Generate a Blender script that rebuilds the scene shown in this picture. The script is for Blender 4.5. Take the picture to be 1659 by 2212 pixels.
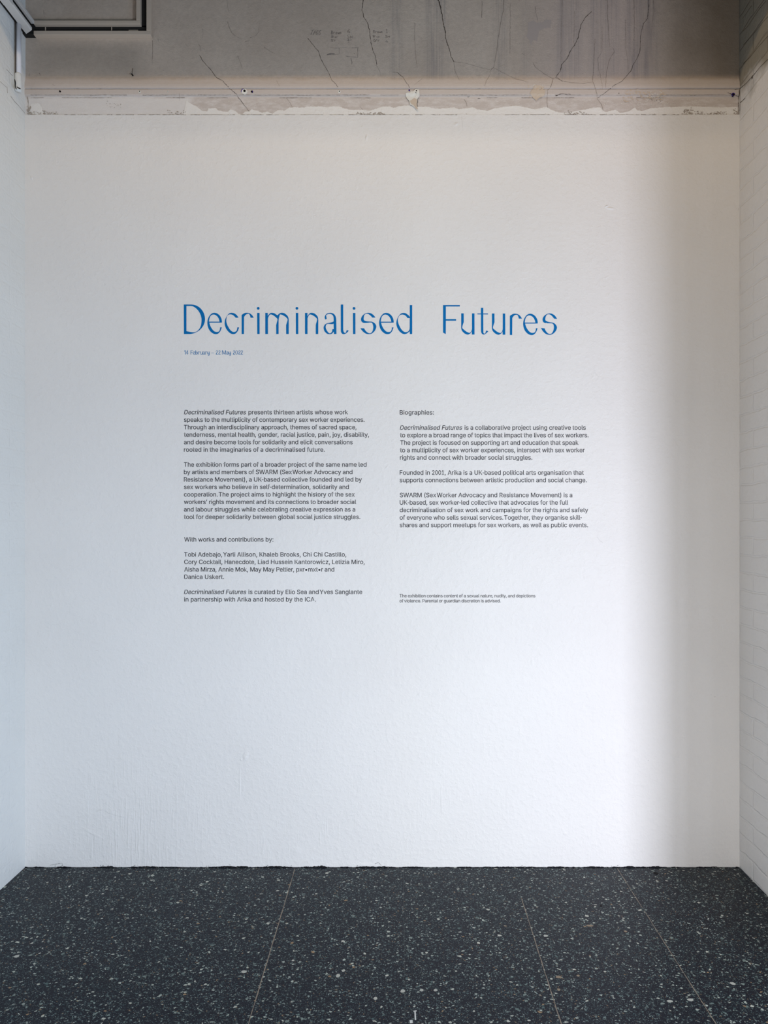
import bpy, bmesh, math, random
from mathutils import Vector, Matrix, noise
random.seed(7)
for _o in list(bpy.data.objects):
    bpy.data.objects.remove(_o)
scene = bpy.context.scene
COL = scene.collection

# ------------------------------------------------------------------ camera
# the back wall is the plane Y = 0, 2.95 m in front of the lens; 1 px of the 1659x2212 frame = 2 mm on it
FPX, DIST, VX, VY, CAMZ = 1475.0, 2.95, 865.0, 1130.0, 1.487
S = DIST / FPX
def WX(px): return (px - VX) * S
def WZ(py): return CAMZ + (VY - py) * S
cam_data = bpy.data.cameras.new('camera')
cam_data.sensor_width = 36.0
cam_data.sensor_fit = 'AUTO'
cam_data.lens = FPX * 36.0 / 2212.0
cam_data.shift_x = -(VX - 829.5) / 2212.0
cam_data.shift_y = (VY - 1106.0) / 2212.0
cam_data.clip_start = 0.05
cam = bpy.data.objects.new('camera', cam_data)
COL.objects.link(cam)
cam.location = (0, -DIST, CAMZ)
cam.rotation_euler = (math.pi / 2, 0, 0)
scene.camera = cam

# ------------------------------------------------------------------ light
scene.view_settings.view_transform = 'Standard'
scene.view_settings.look = 'None'
scene.view_settings.gamma = 1.0
scene.view_settings.exposure = 0.0
KW, KA, KB, KC, KD, KE, KF = 0.05, 5.4, 3.2, 4.1, 4.43, 2.1, 1.6
world = bpy.data.worlds.new('hall_light')
scene.world = world
world.use_nodes = True
bg = world.node_tree.nodes['Background']
bg.inputs[0].default_value = (1.0, 1.0, 1.0, 1)
bg.inputs[1].default_value = 0.5 * KW
def area(name, loc, target, sx, sy, radiance, color):
    l = bpy.data.lights.new(name, 'AREA')
    l.shape = 'RECTANGLE'; l.size = sx; l.size_y = sy
    l.energy = radiance * math.pi * sx * sy
    l.color = color
    o = bpy.data.objects.new(name, l)
    COL.objects.link(o)
    o.location = loc
    d = Vector(target) - Vector(loc)
    o.rotation_euler = d.to_track_quat('-Z', 'Y').to_euler()
    return o
# daylight through the tall low panes to the right behind the camera; the pier on the right shades the wall's right edge
FILLB = (0.531, 0.794, 1.0)
DAY, SKYB, FILLC, STRIPC, HIGHC = (0.806, 0.852, 1.0), (0.031, 0.375, 1.0), (1.0, 0.926, 0.885), (1.0, 0.737, 0.451), (0.557, 0.857, 1.0)
PANE_Y = -3.3
for x0, x1, z0, z1, r in ((1.655, 1.70, 0.03, 0.9, 5.0), (1.84, 1.90, 0.03, 1.0, 8.0), (1.94, 2.36, 0.03, 1.0, 14.0)):
    cx, cz = (x0 + x1) / 2, (z0 + z1) / 2
    area('daylight_pane', (cx, PANE_Y, cz), (cx + 0.15, 0, cz - 0.1), x1 - x0, z1 - z0, r * KA, DAY)
# the wider upper lights of the same glazing
area('upper_pane', (3.10, PANE_Y - 0.1, 1.35), (2.3, 0, 1.3), 1.4, 1.3, 3.2 * KE, HIGHC)
# blue skylight from the far side of the hall, low and well to the right
area('sky_window', (3.3, -2.1, 0.35), (-1.6, -0.3, 0.2), 1.0, 0.6, 6.0 * KB, SKYB)
# added low fill panels behind the camera, brightening the foot of the wall
area('low_fill', (-0.85, -3.10, 0.24), (-1.0, 0.0, 0.45), 1.1, 0.40, 4.2 * KF, FILLB)
area('low_fill', (0.55, -3.10, 0.24), (0.5, 0.0, 0.45), 1.5, 0.40, 3.6 * KD, FILLC)
# unseen warm strips added under the ceiling, their light cut by an added beam
area('warm_fill_strip', (0.0, -1.35, 4.12), (0.0, 0.0, 2.6), 2.7, 0.05, 6.5 * KC, STRIPC)
area('warm_fill_strip', (0.0, -0.90, 4.12), (0.0, 0.0, 2.4), 2.7, 0.05, 1.6 * KC, STRIPC)

# ------------------------------------------------------------------ helpers
def mesh_obj(name, verts, faces, mats, parent=None, fmats=None, smooth=False):
    me = bpy.data.meshes.new(name)
    me.from_pydata([tuple(v) for v in verts], [], faces)
    for m in (mats if isinstance(mats, (list, tuple)) else [mats]):
        me.materials.append(m)
    if fmats:
        for p, i in zip(me.polygons, fmats): p.material_index = i
    if smooth:
        for p in me.polygons: p.use_smooth = True
    me.update()
    o = bpy.data.objects.new(name, me)
    COL.objects.link(o)
    if parent: o.parent = parent
    return o
def tag(o, label=None, cat=None, group=None, kind=None):
    if label: o['label'] = label
    if cat: o['category'] = cat
    if group: o['group'] = group
    if kind: o['kind'] = kind
    return o
def empty(name, loc):
    o = bpy.data.objects.new(name, None)
    o.empty_display_size = 0.05
    COL.objects.link(o)
    o.location = loc
    return o
def adopt(o, parent):                       # parent without moving
    o.parent = parent
    o.matrix_parent_inverse = Matrix.Translation(-parent.location)
    return o
class MB:
    def __init__(s): s.v = []; s.f = []; s.m = []
    def add(s, verts, faces, mi=0):
        b = len(s.v)
        s.v += [tuple(v) for v in verts]
        s.f += [tuple(b + i for i in f) for f in faces]
        s.m += [mi] * len(faces)
    def box(s, x0, x1, y0, y1, z0, z1, mi=0):
        s.add([(x0,y0,z0),(x1,y0,z0),(x1,y1,z0),(x0,y1,z0),(x0,y0,z1),(x1,y0,z1),(x1,y1,z1),(x0,y1,z1)],
              [(0,3,2,1),(4,5,6,7),(0,1,5,4),(1,2,6,5),(2,3,7,6),(3,0,4,7)], mi)
    def tube(s, pts, r, n=12, mi=0, cap=True):
        pts = [Vector(p) for p in pts]; rr = r if isinstance(r, (list, tuple)) else [r] * len(pts)
        vs = []; fs = []
        for i, p in enumerate(pts):
            t = (pts[min(i+1, len(pts)-1)] - pts[max(i-1, 0)]).normalized()
            a = t.cross(Vector((0.3, 0.9, 0.2))).normalized(); b = t.cross(a)
            for k in range(n):
                an = 2 * math.pi * k / n
                vs.append(p + (a * math.cos(an) + b * math.sin(an)) * rr[i])
        for i in range(len(pts) - 1):
            for k in range(n):
                fs.append((i*n+k, i*n+(k+1)%n, (i+1)*n+(k+1)%n, (i+1)*n+k))
        if cap:
            fs.append(tuple(range(n))[::-1]); fs.append(tuple((len(pts)-1)*n+k for k in range(n)))
        s.add(vs, fs, mi)
    def build(s, name, mats, parent=None, smooth=False, bevel=0):
        o = mesh_obj(name, s.v, s.f, mats, None, s.m, smooth)
        bm = bmesh.new(); bm.from_mesh(o.data)
        bmesh.ops.recalc_face_normals(bm, faces=bm.faces)
        if bevel:
            bmesh.ops.bevel(bm, geom=list(bm.edges), offset=bevel, segments=2, affect='EDGES', profile=0.5)
        bm.to_mesh(o.data); bm.free()
        if parent: adopt(o, parent)
        return o

from mathutils.geometry import delaunay_2d_cdt
def inside(pt, contours):
    r = False; x, y = pt
    for c in contours:
        for (xa, ya), (xb, yb) in zip(c, c[1:] + c[:1]):
            if (ya > y) != (yb > y) and x < (xb - xa) * (y - ya) / (yb - ya) + xa: r = not r
    return r
def triangulate(contours):
    """filled triangles of an outline with holes (even-odd)"""
    vs = []; es = []
    for c in contours:
        b = len(vs); vs += [Vector(p) for p in c]
        es += [(b + i, b + (i + 1) % len(c)) for i in range(len(c))]
    ov, oe, of = delaunay_2d_cdt(vs, es, [], 0, 1e-6)[:3]
    fs = [f for f in of if inside([sum(ov[i][k] for i in f) / len(f) for k in (0, 1)], contours)]
    return [tuple(v) for v in ov], fs
def shape_obj(name, shapes, mat, parent=None, thick=0.0003, y=-0.0004):
    """shapes: (verts2d, faces, contours) in world X, Z; a thin solid layer on the wall, its face at Y = y"""
    v = []; f = []
    for vs, fs, cs in shapes:
        b = len(v); v += [(p[0], y, p[1]) for p in vs]; f += [tuple(b + i for i in t) for t in fs]
        for c in cs:
            b = len(v); n = len(c)
            v += [(p[0], y, p[1]) for p in c] + [(p[0], y + thick, p[1]) for p in c]
            f += [(b + i, b + (i + 1) % n, b + n + (i + 1) % n, b + n + i) for i in range(n)]
    o = mesh_obj(name, v, f, mat)
    if parent: adopt(o, parent)
    return o
def area2(c): return sum(a[0] * b[1] - b[0] * a[1] for a, b in zip(c, c[1:] + c[:1]))
def bolder(cs, w):                                       # push every outline out by w along its normals (holes shrink)
    big = max(cs, key=lambda c: abs(area2(c)))
    out = []
    for c in cs:
        hole = c is not big and inside(c[0], [big])
        ww = (w if area2(c) < 0 else -w) * (-1 if hole else 1)
        n = len(c); r = []
        for i in range(n):
            (xa, ya), (x, y), (xb, yb) = c[i - 1], c[i], c[(i + 1) % n]
            d1 = Vector((x - xa, y - ya)); d2 = Vector((xb - x, yb - y))
            if d1.length < 1e-6 or d2.length < 1e-6: r.append((x, y)); continue
            d1.normalize(); d2.normalize()
            n1 = Vector((-d1.y, d1.x)); n2 = Vector((-d2.y, d2.x)); m = n1 + n2
            if m.length < .3: r.append((x, y)); continue
            m.normalize(); k = ww / max(.5, m.dot(n1)); r.append((x + m.x * k, y + m.y * k))
        out.append(r)
    return out
def solid(contours):
    """shape from one glyph's contours, given in world metres"""
    big = [[(p[0] * 1000, p[1] * 1000) for p in c] for c in contours]
    vs, fs = triangulate(big)
    return ([(p[0] / 1000, p[1] / 1000) for p in vs], fs, contours)

# ------------------------------------------------------------------ materials
def new_mat(name):
    m = bpy.data.materials.new(name); m.use_nodes = True
    nt = m.node_tree
    return m, nt, nt.nodes['Principled BSDF']
def N(nt, typ, **kw):
    n = nt.nodes.new(typ)
    for k, v in kw.items(): setattr(n, k, v)
    return n
def pos(nt, scale=(1, 1, 1)):
    g = N(nt, 'ShaderNodeNewGeometry'); mp = N(nt, 'ShaderNodeMapping')
    mp.inputs['Scale'].default_value = scale
    nt.links.new(g.outputs['Position'], mp.inputs['Vector'])
    return mp.outputs['Vector']
def noise_tex(nt, scale, detail=4, rough=0.5, vec=None, stretch=(1, 1, 1)):
    n = N(nt, 'ShaderNodeTexNoise')
    n.inputs['Scale'].default_value = scale; n.inputs['Detail'].default_value = detail
    n.inputs['Roughness'].default_value = rough
    nt.links.new(vec if vec else pos(nt, stretch), n.inputs['Vector'])
    return n.outputs['Fac']
def ramp(nt, fac, stops):
    r = N(nt, 'ShaderNodeValToRGB')
    el = r.color_ramp.elements
    while len(el) > 1: el.remove(el[-1])
    for i, (p, c) in enumerate(stops):
        e = el[0] if i == 0 else el.new(p)
        e.position = p
        e.color = (c, c, c, 1) if not isinstance(c, tuple) else (*c, 1)
    nt.links.new(fac, r.inputs['Fac'])
    return r.outputs['Color']
def mth(nt, op, a, b=None, c=None, clamp=False):
    n = N(nt, 'ShaderNodeMath', operation=op, use_clamp=clamp)
    for i, v in enumerate((a, b, c)):
        if v is None: continue
        if isinstance(v, (int, float)): n.inputs[i].default_value = v
        else: nt.links.new(v, n.inputs[i])
    return n.outputs[0]
def mix(nt, fac, a, b, blend='MIX'):
    n = N(nt, 'ShaderNodeMix', data_type='RGBA', blend_type=blend)
    for key, v in ((0, fac), (6, a), (7, b)):
        if isinstance(v, (int, float)): n.inputs[key].default_value = v
        elif isinstance(v, tuple): n.inputs[key].default_value = (*v, 1)
        else: nt.links.new(v, n.inputs[key])
    return n.outputs[2]
def bump(nt, bsdf, height, strength, dist, prev=None):
    b = N(nt, 'ShaderNodeBump')
    b.inputs['Strength'].default_value = strength; b.inputs['Distance'].default_value = dist
    nt.links.new(height, b.inputs['Height'])
    if prev: nt.links.new(prev, b.inputs['Normal'])
    nt.links.new(b.outputs[0], bsdf.inputs['Normal'])
    return b.outputs[0]
def sep(nt):
    g = N(nt, 'ShaderNodeNewGeometry'); s = N(nt, 'ShaderNodeSeparateXYZ')
    nt.links.new(g.outputs['Position'], s.inputs[0])
    return s.outputs
def plain(name, col, rough=0.5, spec=0.5):
    m, nt, b = new_mat(name)
    b.inputs['Base Color'].default_value = (*col, 1); b.inputs['Roughness'].default_value = rough
    b.inputs['Specular IOR Level'].default_value = spec
    return m

WHITE = (0.80, 0.785, 0.765)
def white_paint(name, bricks=False, dirty_top=None, col=WHITE):
    m, nt, b = new_mat(name)
    b.inputs['Roughness'].default_value = 0.55; b.inputs['Specular IOR Level'].default_value = 0.3
    big = noise_tex(nt, 1.6, 3)
    base = mix(nt, ramp(nt, big, [(0.3, 0.0), (0.7, 1.0)]), tuple(c * 0.97 for c in col), tuple(min(1, c * 1.02) for c in col))
    if dirty_top:
        z = sep(nt)[2]
        w = mth(nt, 'ADD', z, mth(nt, 'MULTIPLY', mth(nt, 'SUBTRACT', noise_tex(nt, 9, 5), 0.5), 0.22))
        f = mth(nt, 'MULTIPLY', mth(nt, 'SUBTRACT', w, dirty_top - 0.02), 14.0, clamp=True)
        base = mix(nt, f, base, (0.33, 0.30, 0.24))
    # roller grain, trowel marks, soft lumps
    g1 = noise_tex(nt, 260, 3, 0.6)
    n1 = bump(nt, b, g1, 0.35, 0.0012)
    g2 = noise_tex(nt, 46, 4, 0.6)
    n2 = bump(nt, b, ramp(nt, g2, [(0.45, 0.0), (0.75, 1.0)]), 0.45, 0.0026, n1)
    g3 = noise_tex(nt, 6, 4, 0.55)
    n3 = bump(nt, b, g3, 0.25, 0.010, n2)
    if not bricks:
        z = sep(nt)[2]
        sc = noise_tex(nt, 1, 3, 0.6, stretch=(110, 110, 7))
        msk = mth(nt, 'MULTIPLY', ramp(nt, noise_tex(nt, 2.2, 2), [(0.48, 0.0), (0.62, 1.0)]),
                  mth(nt, 'SUBTRACT', 1.0, mth(nt, 'DIVIDE', z, 0.75), clamp=True))
        msk = mth(nt, 'MULTIPLY', msk, mth(nt, 'DIVIDE', mth(nt, 'SUBTRACT', WX(1060), sep(nt)[0]), 0.2, clamp=True))
        h = mth(nt, 'MULTIPLY', ramp(nt, sc, [(0.5, 0.0), (0.68, 1.0)]), msk)
        n3 = bump(nt, b, h, 0.8, 0.0016, n3)
        # old vertical streaks under the paint higher up
        sc2 = noise_tex(nt, 1, 2, 0.6, stretch=(70, 70, 5))
        msk2 = ramp(nt, noise_tex(nt, 1.4, 2), [(0.55, 0.0), (0.7, 1.0)])
        bump(nt, b, mth(nt, 'MULTIPLY', ramp(nt, sc2, [(0.55, 0.0), (0.72, 1.0)]), msk2), 0.22, 0.0014, n3)
    else:
        g = N(nt, 'ShaderNodeNewGeometry'); s = N(nt, 'ShaderNodeSeparateXYZ'); cb = N(nt, 'ShaderNodeCombineXYZ')
        nt.links.new(g.outputs['Position'], s.inputs[0])
        wob = mth(nt, 'MULTIPLY', mth(nt, 'SUBTRACT', noise_tex(nt, 14, 3), 0.5), 0.02)
        nt.links.new(s.outputs[1], cb.inputs[0]); nt.links.new(mth(nt, 'ADD', s.outputs[2], wob), cb.inputs[1])
        br = N(nt, 'ShaderNodeTexBrick')
        br.inputs['Scale'].default_value = 1.0; br.inputs['Mortar Size'].default_value = 0.006
        br.inputs['Mortar Smooth'].default_value = 0.6
        br.inputs['Brick Width'].default_value = 0.225; br.inputs['Row Height'].default_value = 0.075
        nt.links.new(cb.outputs[0], br.inputs['Vector'])
        inv = mth(nt, 'SUBTRACT', 1.0, br.outputs['Fac'])
        bump(nt, b, inv, bricks, 0.005, n3)
        if dirty_top:
            base = mix(nt, mth(nt, 'MULTIPLY', mth(nt, 'MULTIPLY', br.outputs['Fac'], f), 0.35), base, (0.13, 0.11, 0.085))
    nt.links.new(base, b.inputs['Base Color'])
    return m
M_white = white_paint('white_wall_paint')
M_left = white_paint('white_painted_brick', bricks=0.16, col=(0.78, 0.79, 0.765))
M_right = white_paint('white_and_soiled_brick', bricks=0.5, dirty_top=3.31, col=(0.80, 0.775, 0.745))

def old_plaster():
    m, nt, b = new_mat('aged_grey_plaster')
    b.inputs['Roughness'].default_value = 0.75; b.inputs['Specular IOR Level'].default_value = 0.2
    X, Y, Z = sep(nt)
    c = mix(nt, ramp(nt, noise_tex(nt, 2.3, 5, 0.6), [(0.35, 0.0), (0.68, 1.0)]), PL_A, PL_B)
    c = mix(nt, ramp(nt, noise_tex(nt, 60, 4, 0.7), [(0.3, 0.35), (0.6, 0.0)]), c, tuple(v * 0.78 for v in PL_A))
    # water runs: thin vertical streaks in several patches, ending above the picture-rail band
    def patch(px0, px1, soft=14):
        a, bb = WX(px0), WX(px1); sft = soft * S
        up = mth(nt, 'DIVIDE', mth(nt, 'SUBTRACT', X, a), sft, clamp=True)
        dn = mth(nt, 'DIVIDE', mth(nt, 'SUBTRACT', bb, X), sft, clamp=True)
        return mth(nt, 'MULTIPLY', up, dn)
    pm = None
    for p0, p1, k in ((838, 876, .55), (915, 972, .7), (1062, 1098, .6), (1120, 1150, .3), (1196, 1262, .9), (1268, 1345, .8), (1345, 1425, .9)):
        q = mth(nt, 'MULTIPLY', patch(p0, p1), k)
        pm = q if pm is None else mth(nt, 'MAXIMUM', pm, q)
    st = noise_tex(nt, 1, 3, 0.65, stretch=(190, 1, 2.2))
    st2 = noise_tex(nt, 1, 2, 0.5, stretch=(38, 1, 3.5))
    lines = mth(nt, 'ADD', mth(nt, 'MULTIPLY', ramp(nt, st, [(0.42, 0.0), (0.66, 1.0)]), 0.6),
                mth(nt, 'MULTIPLY', ramp(nt, st2, [(0.4, 0.0), (0.65, 1.0)]), 0.5), clamp=True)
    zfade = mth(nt, 'DIVIDE', mth(nt, 'SUBTRACT', Z, WZ(205)), 0.12, clamp=True)
    c = mix(nt, mth(nt, 'MULTIPLY', mth(nt, 'MULTIPLY', lines, pm), mth(nt, 'MULTIPLY', zfade, 0.85)), c, (0.24, 0.215, 0.21))
    # cool cast over the damp right half
    damp = patch(1120, 1440, 90)
    c = mix(nt, mth(nt, 'MULTIPLY', damp, 0.45), c, (0.53, 0.43, 0.38))
    # browner and darker towards the right corner, above the moulding
    corner_brown = mth(nt, 'DIVIDE', mth(nt, 'SUBTRACT', X, mth(nt, 'ADD', WX(1440), mth(nt, 'MULTIPLY', mth(nt, 'SUBTRACT', noise_tex(nt, 5, 5), 0.5), 0.35))), 0.22, clamp=True)
    sz = mth(nt, 'DIVIDE', mth(nt, 'SUBTRACT', Z, WZ(176)), 0.035, clamp=True)
    c = mix(nt, mth(nt, 'MULTIPLY', mth(nt, 'MULTIPLY', corner_brown, sz), 0.5), c, (0.21, 0.145, 0.08))
    # greyer band colour, run up over the moulding to paint in its lit strip
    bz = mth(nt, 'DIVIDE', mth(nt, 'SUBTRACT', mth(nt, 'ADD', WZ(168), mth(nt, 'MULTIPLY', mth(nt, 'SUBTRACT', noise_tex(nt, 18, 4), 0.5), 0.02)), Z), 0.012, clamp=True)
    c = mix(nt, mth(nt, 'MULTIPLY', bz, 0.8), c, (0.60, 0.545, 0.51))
    # darker, greyer area under the cable channel
    sm = mth(nt, 'MULTIPLY', patch(64, 330, 40), mth(nt, 'MULTIPLY', mth(nt, 'DIVIDE', mth(nt, 'SUBTRACT', Z, WZ(185)), 0.09, clamp=True), mth(nt, 'DIVIDE', mth(nt, 'SUBTRACT', WZ(82), Z), 0.05, clamp=True)))
    sm = mth(nt, 'MULTIPLY', sm, ramp(nt, noise_tex(nt, 4, 4), [(0.3, 0.45), (0.6, 1.0)]))
    c = mix(nt, mth(nt, 'MULTIPLY', sm, 0.55), c, (0.30, 0.255, 0.21))
    # lighter rubbed lime on the lowest band
    lz = mth(nt, 'DIVIDE', mth(nt, 'SUBTRACT', WZ(208), Z), 0.012, clamp=True)
    rub = ramp(nt, noise_tex(nt, 26, 6, 0.75, stretch=(0.6, 1, 1.6)), [(0.45, 0.0), (0.62, 1.0)])
    c = mix(nt, mth(nt, 'MULTIPLY', lz, 0.5), c, (0.56, 0.50, 0.46))
    c = mix(nt, mth(nt, 'MULTIPLY', mth(nt, 'MULTIPLY', lz, rub), 0.5), c, (0.78, 0.75, 0.73))
    lw_ = mth(nt, 'DIVIDE', mth(nt, 'SUBTRACT', WX(455), mth(nt, 'ADD', X, mth(nt, 'MULTIPLY', noise_tex(nt, 9, 5), 0.12))), 0.05, clamp=True)
    lh = mth(nt, 'DIVIDE', mth(nt, 'SUBTRACT', mth(nt, 'ADD', WZ(206), mth(nt, 'MULTIPLY', mth(nt, 'SUBTRACT', noise_tex(nt, 12, 6, 0.65), 0.5), 0.03)), Z), 0.014, clamp=True)
    c = mix(nt, mth(nt, 'MULTIPLY', mth(nt, 'MULTIPLY', lw_, lh), 0.85), c, (0.76, 0.735, 0.715))
    # pocks
    vo = N(nt, 'ShaderNodeTexVoronoi'); vo.inputs['Scale'].default_value = 22
    nt.links.new(pos(nt), vo.inputs['Vector'])
    rnd = N(nt, 'ShaderNodeSeparateColor'); nt.links.new(vo.outputs['Color'], rnd.inputs[0])
    pk = mth(nt, 'MULTIPLY', mth(nt, 'LESS_THAN', vo.outputs['Distance'], mth(nt, 'MULTIPLY', rnd.outputs[1], 0.09)),
             mth(nt, 'GREATER_THAN', rnd.outputs[0], 0.70))
    c = mix(nt, mth(nt, 'MULTIPLY', pk, 0.6), c, (0.07, 0.055, 0.045))
    nt.links.new(c, b.inputs['Base Color'])
    n1 = bump(nt, b, noise_tex(nt, 170, 4, 0.65), 0.55, 0.0024)
    n2 = bump(nt, b, noise_tex(nt, 34, 5, 0.6), 0.32, 0.005, n1)
    n3 = bump(nt, b, noise_tex(nt, 5, 4, 0.55), 0.3, 0.012, n2)
    bump(nt, b, pk, -0.7, 0.003, n3)
    return m
PL_A, PL_B = (0.52, 0.425, 0.345), (0.61, 0.51, 0.42)
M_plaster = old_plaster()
M_flake = white_paint('flaking_white_paint', col=(0.82, 0.80, 0.77))
M_crack = plain('crack_shadow', (0.085, 0.066, 0.052), 0.9, 0.1)
M_fine = plain('fine_crack_grey', (0.30, 0.25, 0.21), 0.9, 0.1)
M_seam = plain('moulding_seam_grey', (0.30, 0.255, 0.22), 0.9, 0.1)
M_hair = plain('hair_crack_white', (0.64, 0.63, 0.62), 0.9, 0.1)
M_gap = plain('black_floor_gap', (0.012, 0.011, 0.012), 0.8, 0.2)
M_blue = plain('blue_vinyl', (0.0, 0.152, 0.43), 0.6, 0.12)
M_date = plain('blue_vinyl_small', (0.01, 0.17, 0.40), 0.6, 0.12)
M_ink = plain('black_vinyl', (0.022, 0.02, 0.026), 0.5, 0.3)
M_pencil = plain('pencil_graphite', (0.25, 0.215, 0.19), 0.7, 0.2)
M_metal = plain('white_painted_metal', (0.66, 0.64, 0.61), 0.45, 0.4)
M_metal_tan = plain('cream_painted_metal', (0.56, 0.465, 0.375), 0.6, 0.25)
M_dark = plain('dark_channel_interior', (0.020, 0.019, 0.018), 0.8, 0.2)
M_pipe = plain('white_painted_pipe', (0.74, 0.74, 0.77), 0.5, 0.4)
M_cable = plain('black_cable', (0.012, 0.011, 0.011), 0.5, 0.4)
M_brown = plain('brown_shade_and_wire', (0.06, 0.045, 0.035), 0.6, 0.3)
M_filler = plain('raw_white_filler', (0.74, 0.72, 0.66), 0.8, 0.2)
M_tan = plain('bare_tan_plaster', (0.60, 0.50, 0.40), 0.9, 0.1)
M_blotch = plain('grey_damp_blotch', (0.46, 0.385, 0.34), 0.9, 0.1)
M_brickjoint = plain('soiled_brick_joint', (0.12, 0.10, 0.075), 0.9, 0.1)
M_plug = plain('white_plastic_plug', (0.78, 0.78, 0.74), 0.5, 0.4)
M_hole = plain('dark_hole', (0.012, 0.009, 0.008), 0.9, 0.1)
M_violet = plain('violet_plastic_rim', (0.05, 0.015, 0.30), 0.5, 0.4)
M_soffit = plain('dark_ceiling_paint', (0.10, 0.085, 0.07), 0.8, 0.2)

def terrazzo():
    m, nt, b = new_mat('dark_terrazzo')
    v0 = pos(nt)
    nz = N(nt, 'ShaderNodeTexNoise'); nz.inputs['Scale'].default_value = 70; nz.inputs['Detail'].default_value = 2
    nt.links.new(v0, nz.inputs['Vector'])
    dv = N(nt, 'ShaderNodeVectorMath', operation='MULTIPLY_ADD')
    nt.links.new(nz.outputs['Color'], dv.inputs[0]); dv.inputs[1].default_value = (0.016, 0.016, 0.0)
    nt.links.new(v0, dv.inputs[2])
    c = mix(nt, ramp(nt, noise_tex(nt, 420, 3, 0.7), [(0.35, 0.0), (0.7, 1.0)]), FL_A, FL_B)
    for sc, keep, rad, cols in ((360, 0.42, 0.52, ((0.030, 0.052, 0.066), (0.11, 0.16, 0.165))),
                                (190, 0.50, 0.46, ((0.05, 0.09, 0.10), (0.28, 0.35, 0.33))),
                                (110, 0.70, 0.42, ((0.09, 0.15, 0.15), (0.50, 0.55, 0.49))),
                                (68, 0.86, 0.38, ((0.14, 0.20, 0.19), (0.56, 0.58, 0.51))),
                                (44, 0.955, 0.30, ((0.20, 0.26, 0.24), (0.62, 0.62, 0.55)))):
        vo = N(nt, 'ShaderNodeTexVoronoi'); vo.inputs['Scale'].default_value = sc
        mp = N(nt, 'ShaderNodeMapping'); mp.inputs['Location'].default_value = (sc * 0.37, sc * 0.11, 0)
        mp.inputs['Scale'].default_value = (0.85, 1.15, 0.0)
        nt.links.new(dv.outputs[0], mp.inputs['Vector']); nt.links.new(mp.outputs[0], vo.inputs['Vector'])
        s3 = N(nt, 'ShaderNodeSeparateColor'); nt.links.new(vo.outputs['Color'], s3.inputs[0])
        r_ = mth(nt, 'MULTIPLY', mth(nt, 'ADD', mth(nt, 'MULTIPLY', s3.outputs[1], 0.7), 0.3), rad)
        f = mth(nt, 'MULTIPLY', mth(nt, 'LESS_THAN', vo.outputs['Distance'], r_), mth(nt, 'GREATER_THAN', s3.outputs[0], keep))
        cc = mix(nt, s3.outputs[2], cols[0], cols[1])
        # a few warm chips
        wf = mth(nt, 'GREATER_THAN', mth(nt, 'FRACT', mth(nt, 'MULTIPLY', s3.outputs[0], 97.0)), 0.965)
        cc = mix(nt, wf, cc, (0.34, 0.23, 0.13))
        c = mix(nt, f, c, cc)
    nt.links.new(c, b.inputs['Base Color'])
    b.inputs['Roughness'].default_value = 0.30
    b.inputs['Specular IOR Level'].default_value = 0.13
    rr = ramp(nt, noise_tex(nt, 3, 4), [(0.3, 0.24), (0.7, 0.36)])
    nt.links.new(rr, b.inputs['Roughness'])
    bump(nt, b, noise_tex(nt, 120, 2), 0.06, 0.0008)
    return m
FL_A, FL_B = (0.0045, 0.0055, 0.011), (0.011, 0.0135, 0.026)
M_floor = terrazzo()
M_joint = plain('floor_joint_grout', (0.30, 0.25, 0.20), 0.7, 0.3)
M_joint_dim = plain('worn_floor_joint', (0.055, 0.065, 0.07), 0.6, 0.3)
M_chip = plain('tan_stone_chip', (0.30, 0.22, 0.14), 0.4, 0.4)
M_mark = plain('white_paint_fleck', (0.75, 0.76, 0.74), 0.5, 0.3)

# ------------------------------------------------------------------ structure
XL, XR = WX(54.0), WX(1597.5)
PIER = -1.2                                   # the right-hand pier ends here; its edge shades the right of the back wall
CEIL = 4.30
BLOCKZ = 3.662                                  # underside of the unseen beam placed to cut the strip light
ZP = WZ(247.5)                                # top of the smooth white panel
FY = 0.004                                    # plane of the old plaster above, set back a little
PROFILE = [(ZP - 0.02, FY), (WZ(210), FY), (WZ(208), FY - 0.0012), (WZ(206), FY - 0.0060), (WZ(204), FY - 0.0078), (WZ(195), FY - 0.0082),
           (WZ(193.8), FY - 0.0074), (WZ(193), FY - 0.0030), (WZ(192.2), FY - 0.0034), (WZ(191), FY - 0.0084), (WZ(188), FY - 0.0090),
           (WZ(183), FY - 0.0080), (WZ(177), FY - 0.0052), (WZ(171), FY - 0.0022), (WZ(166), FY - 0.0006), (WZ(160), FY), (CEIL, FY)]
def wall_y(z):
    if z < ZP: return 0.0
    for (z0, y0), (z1, y1) in zip(PROFILE, PROFILE[1:]):
        if z0 <= z <= z1: return y0 + (y1 - y0) * (z - z0) / (z1 - z0)
    return FY
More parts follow.
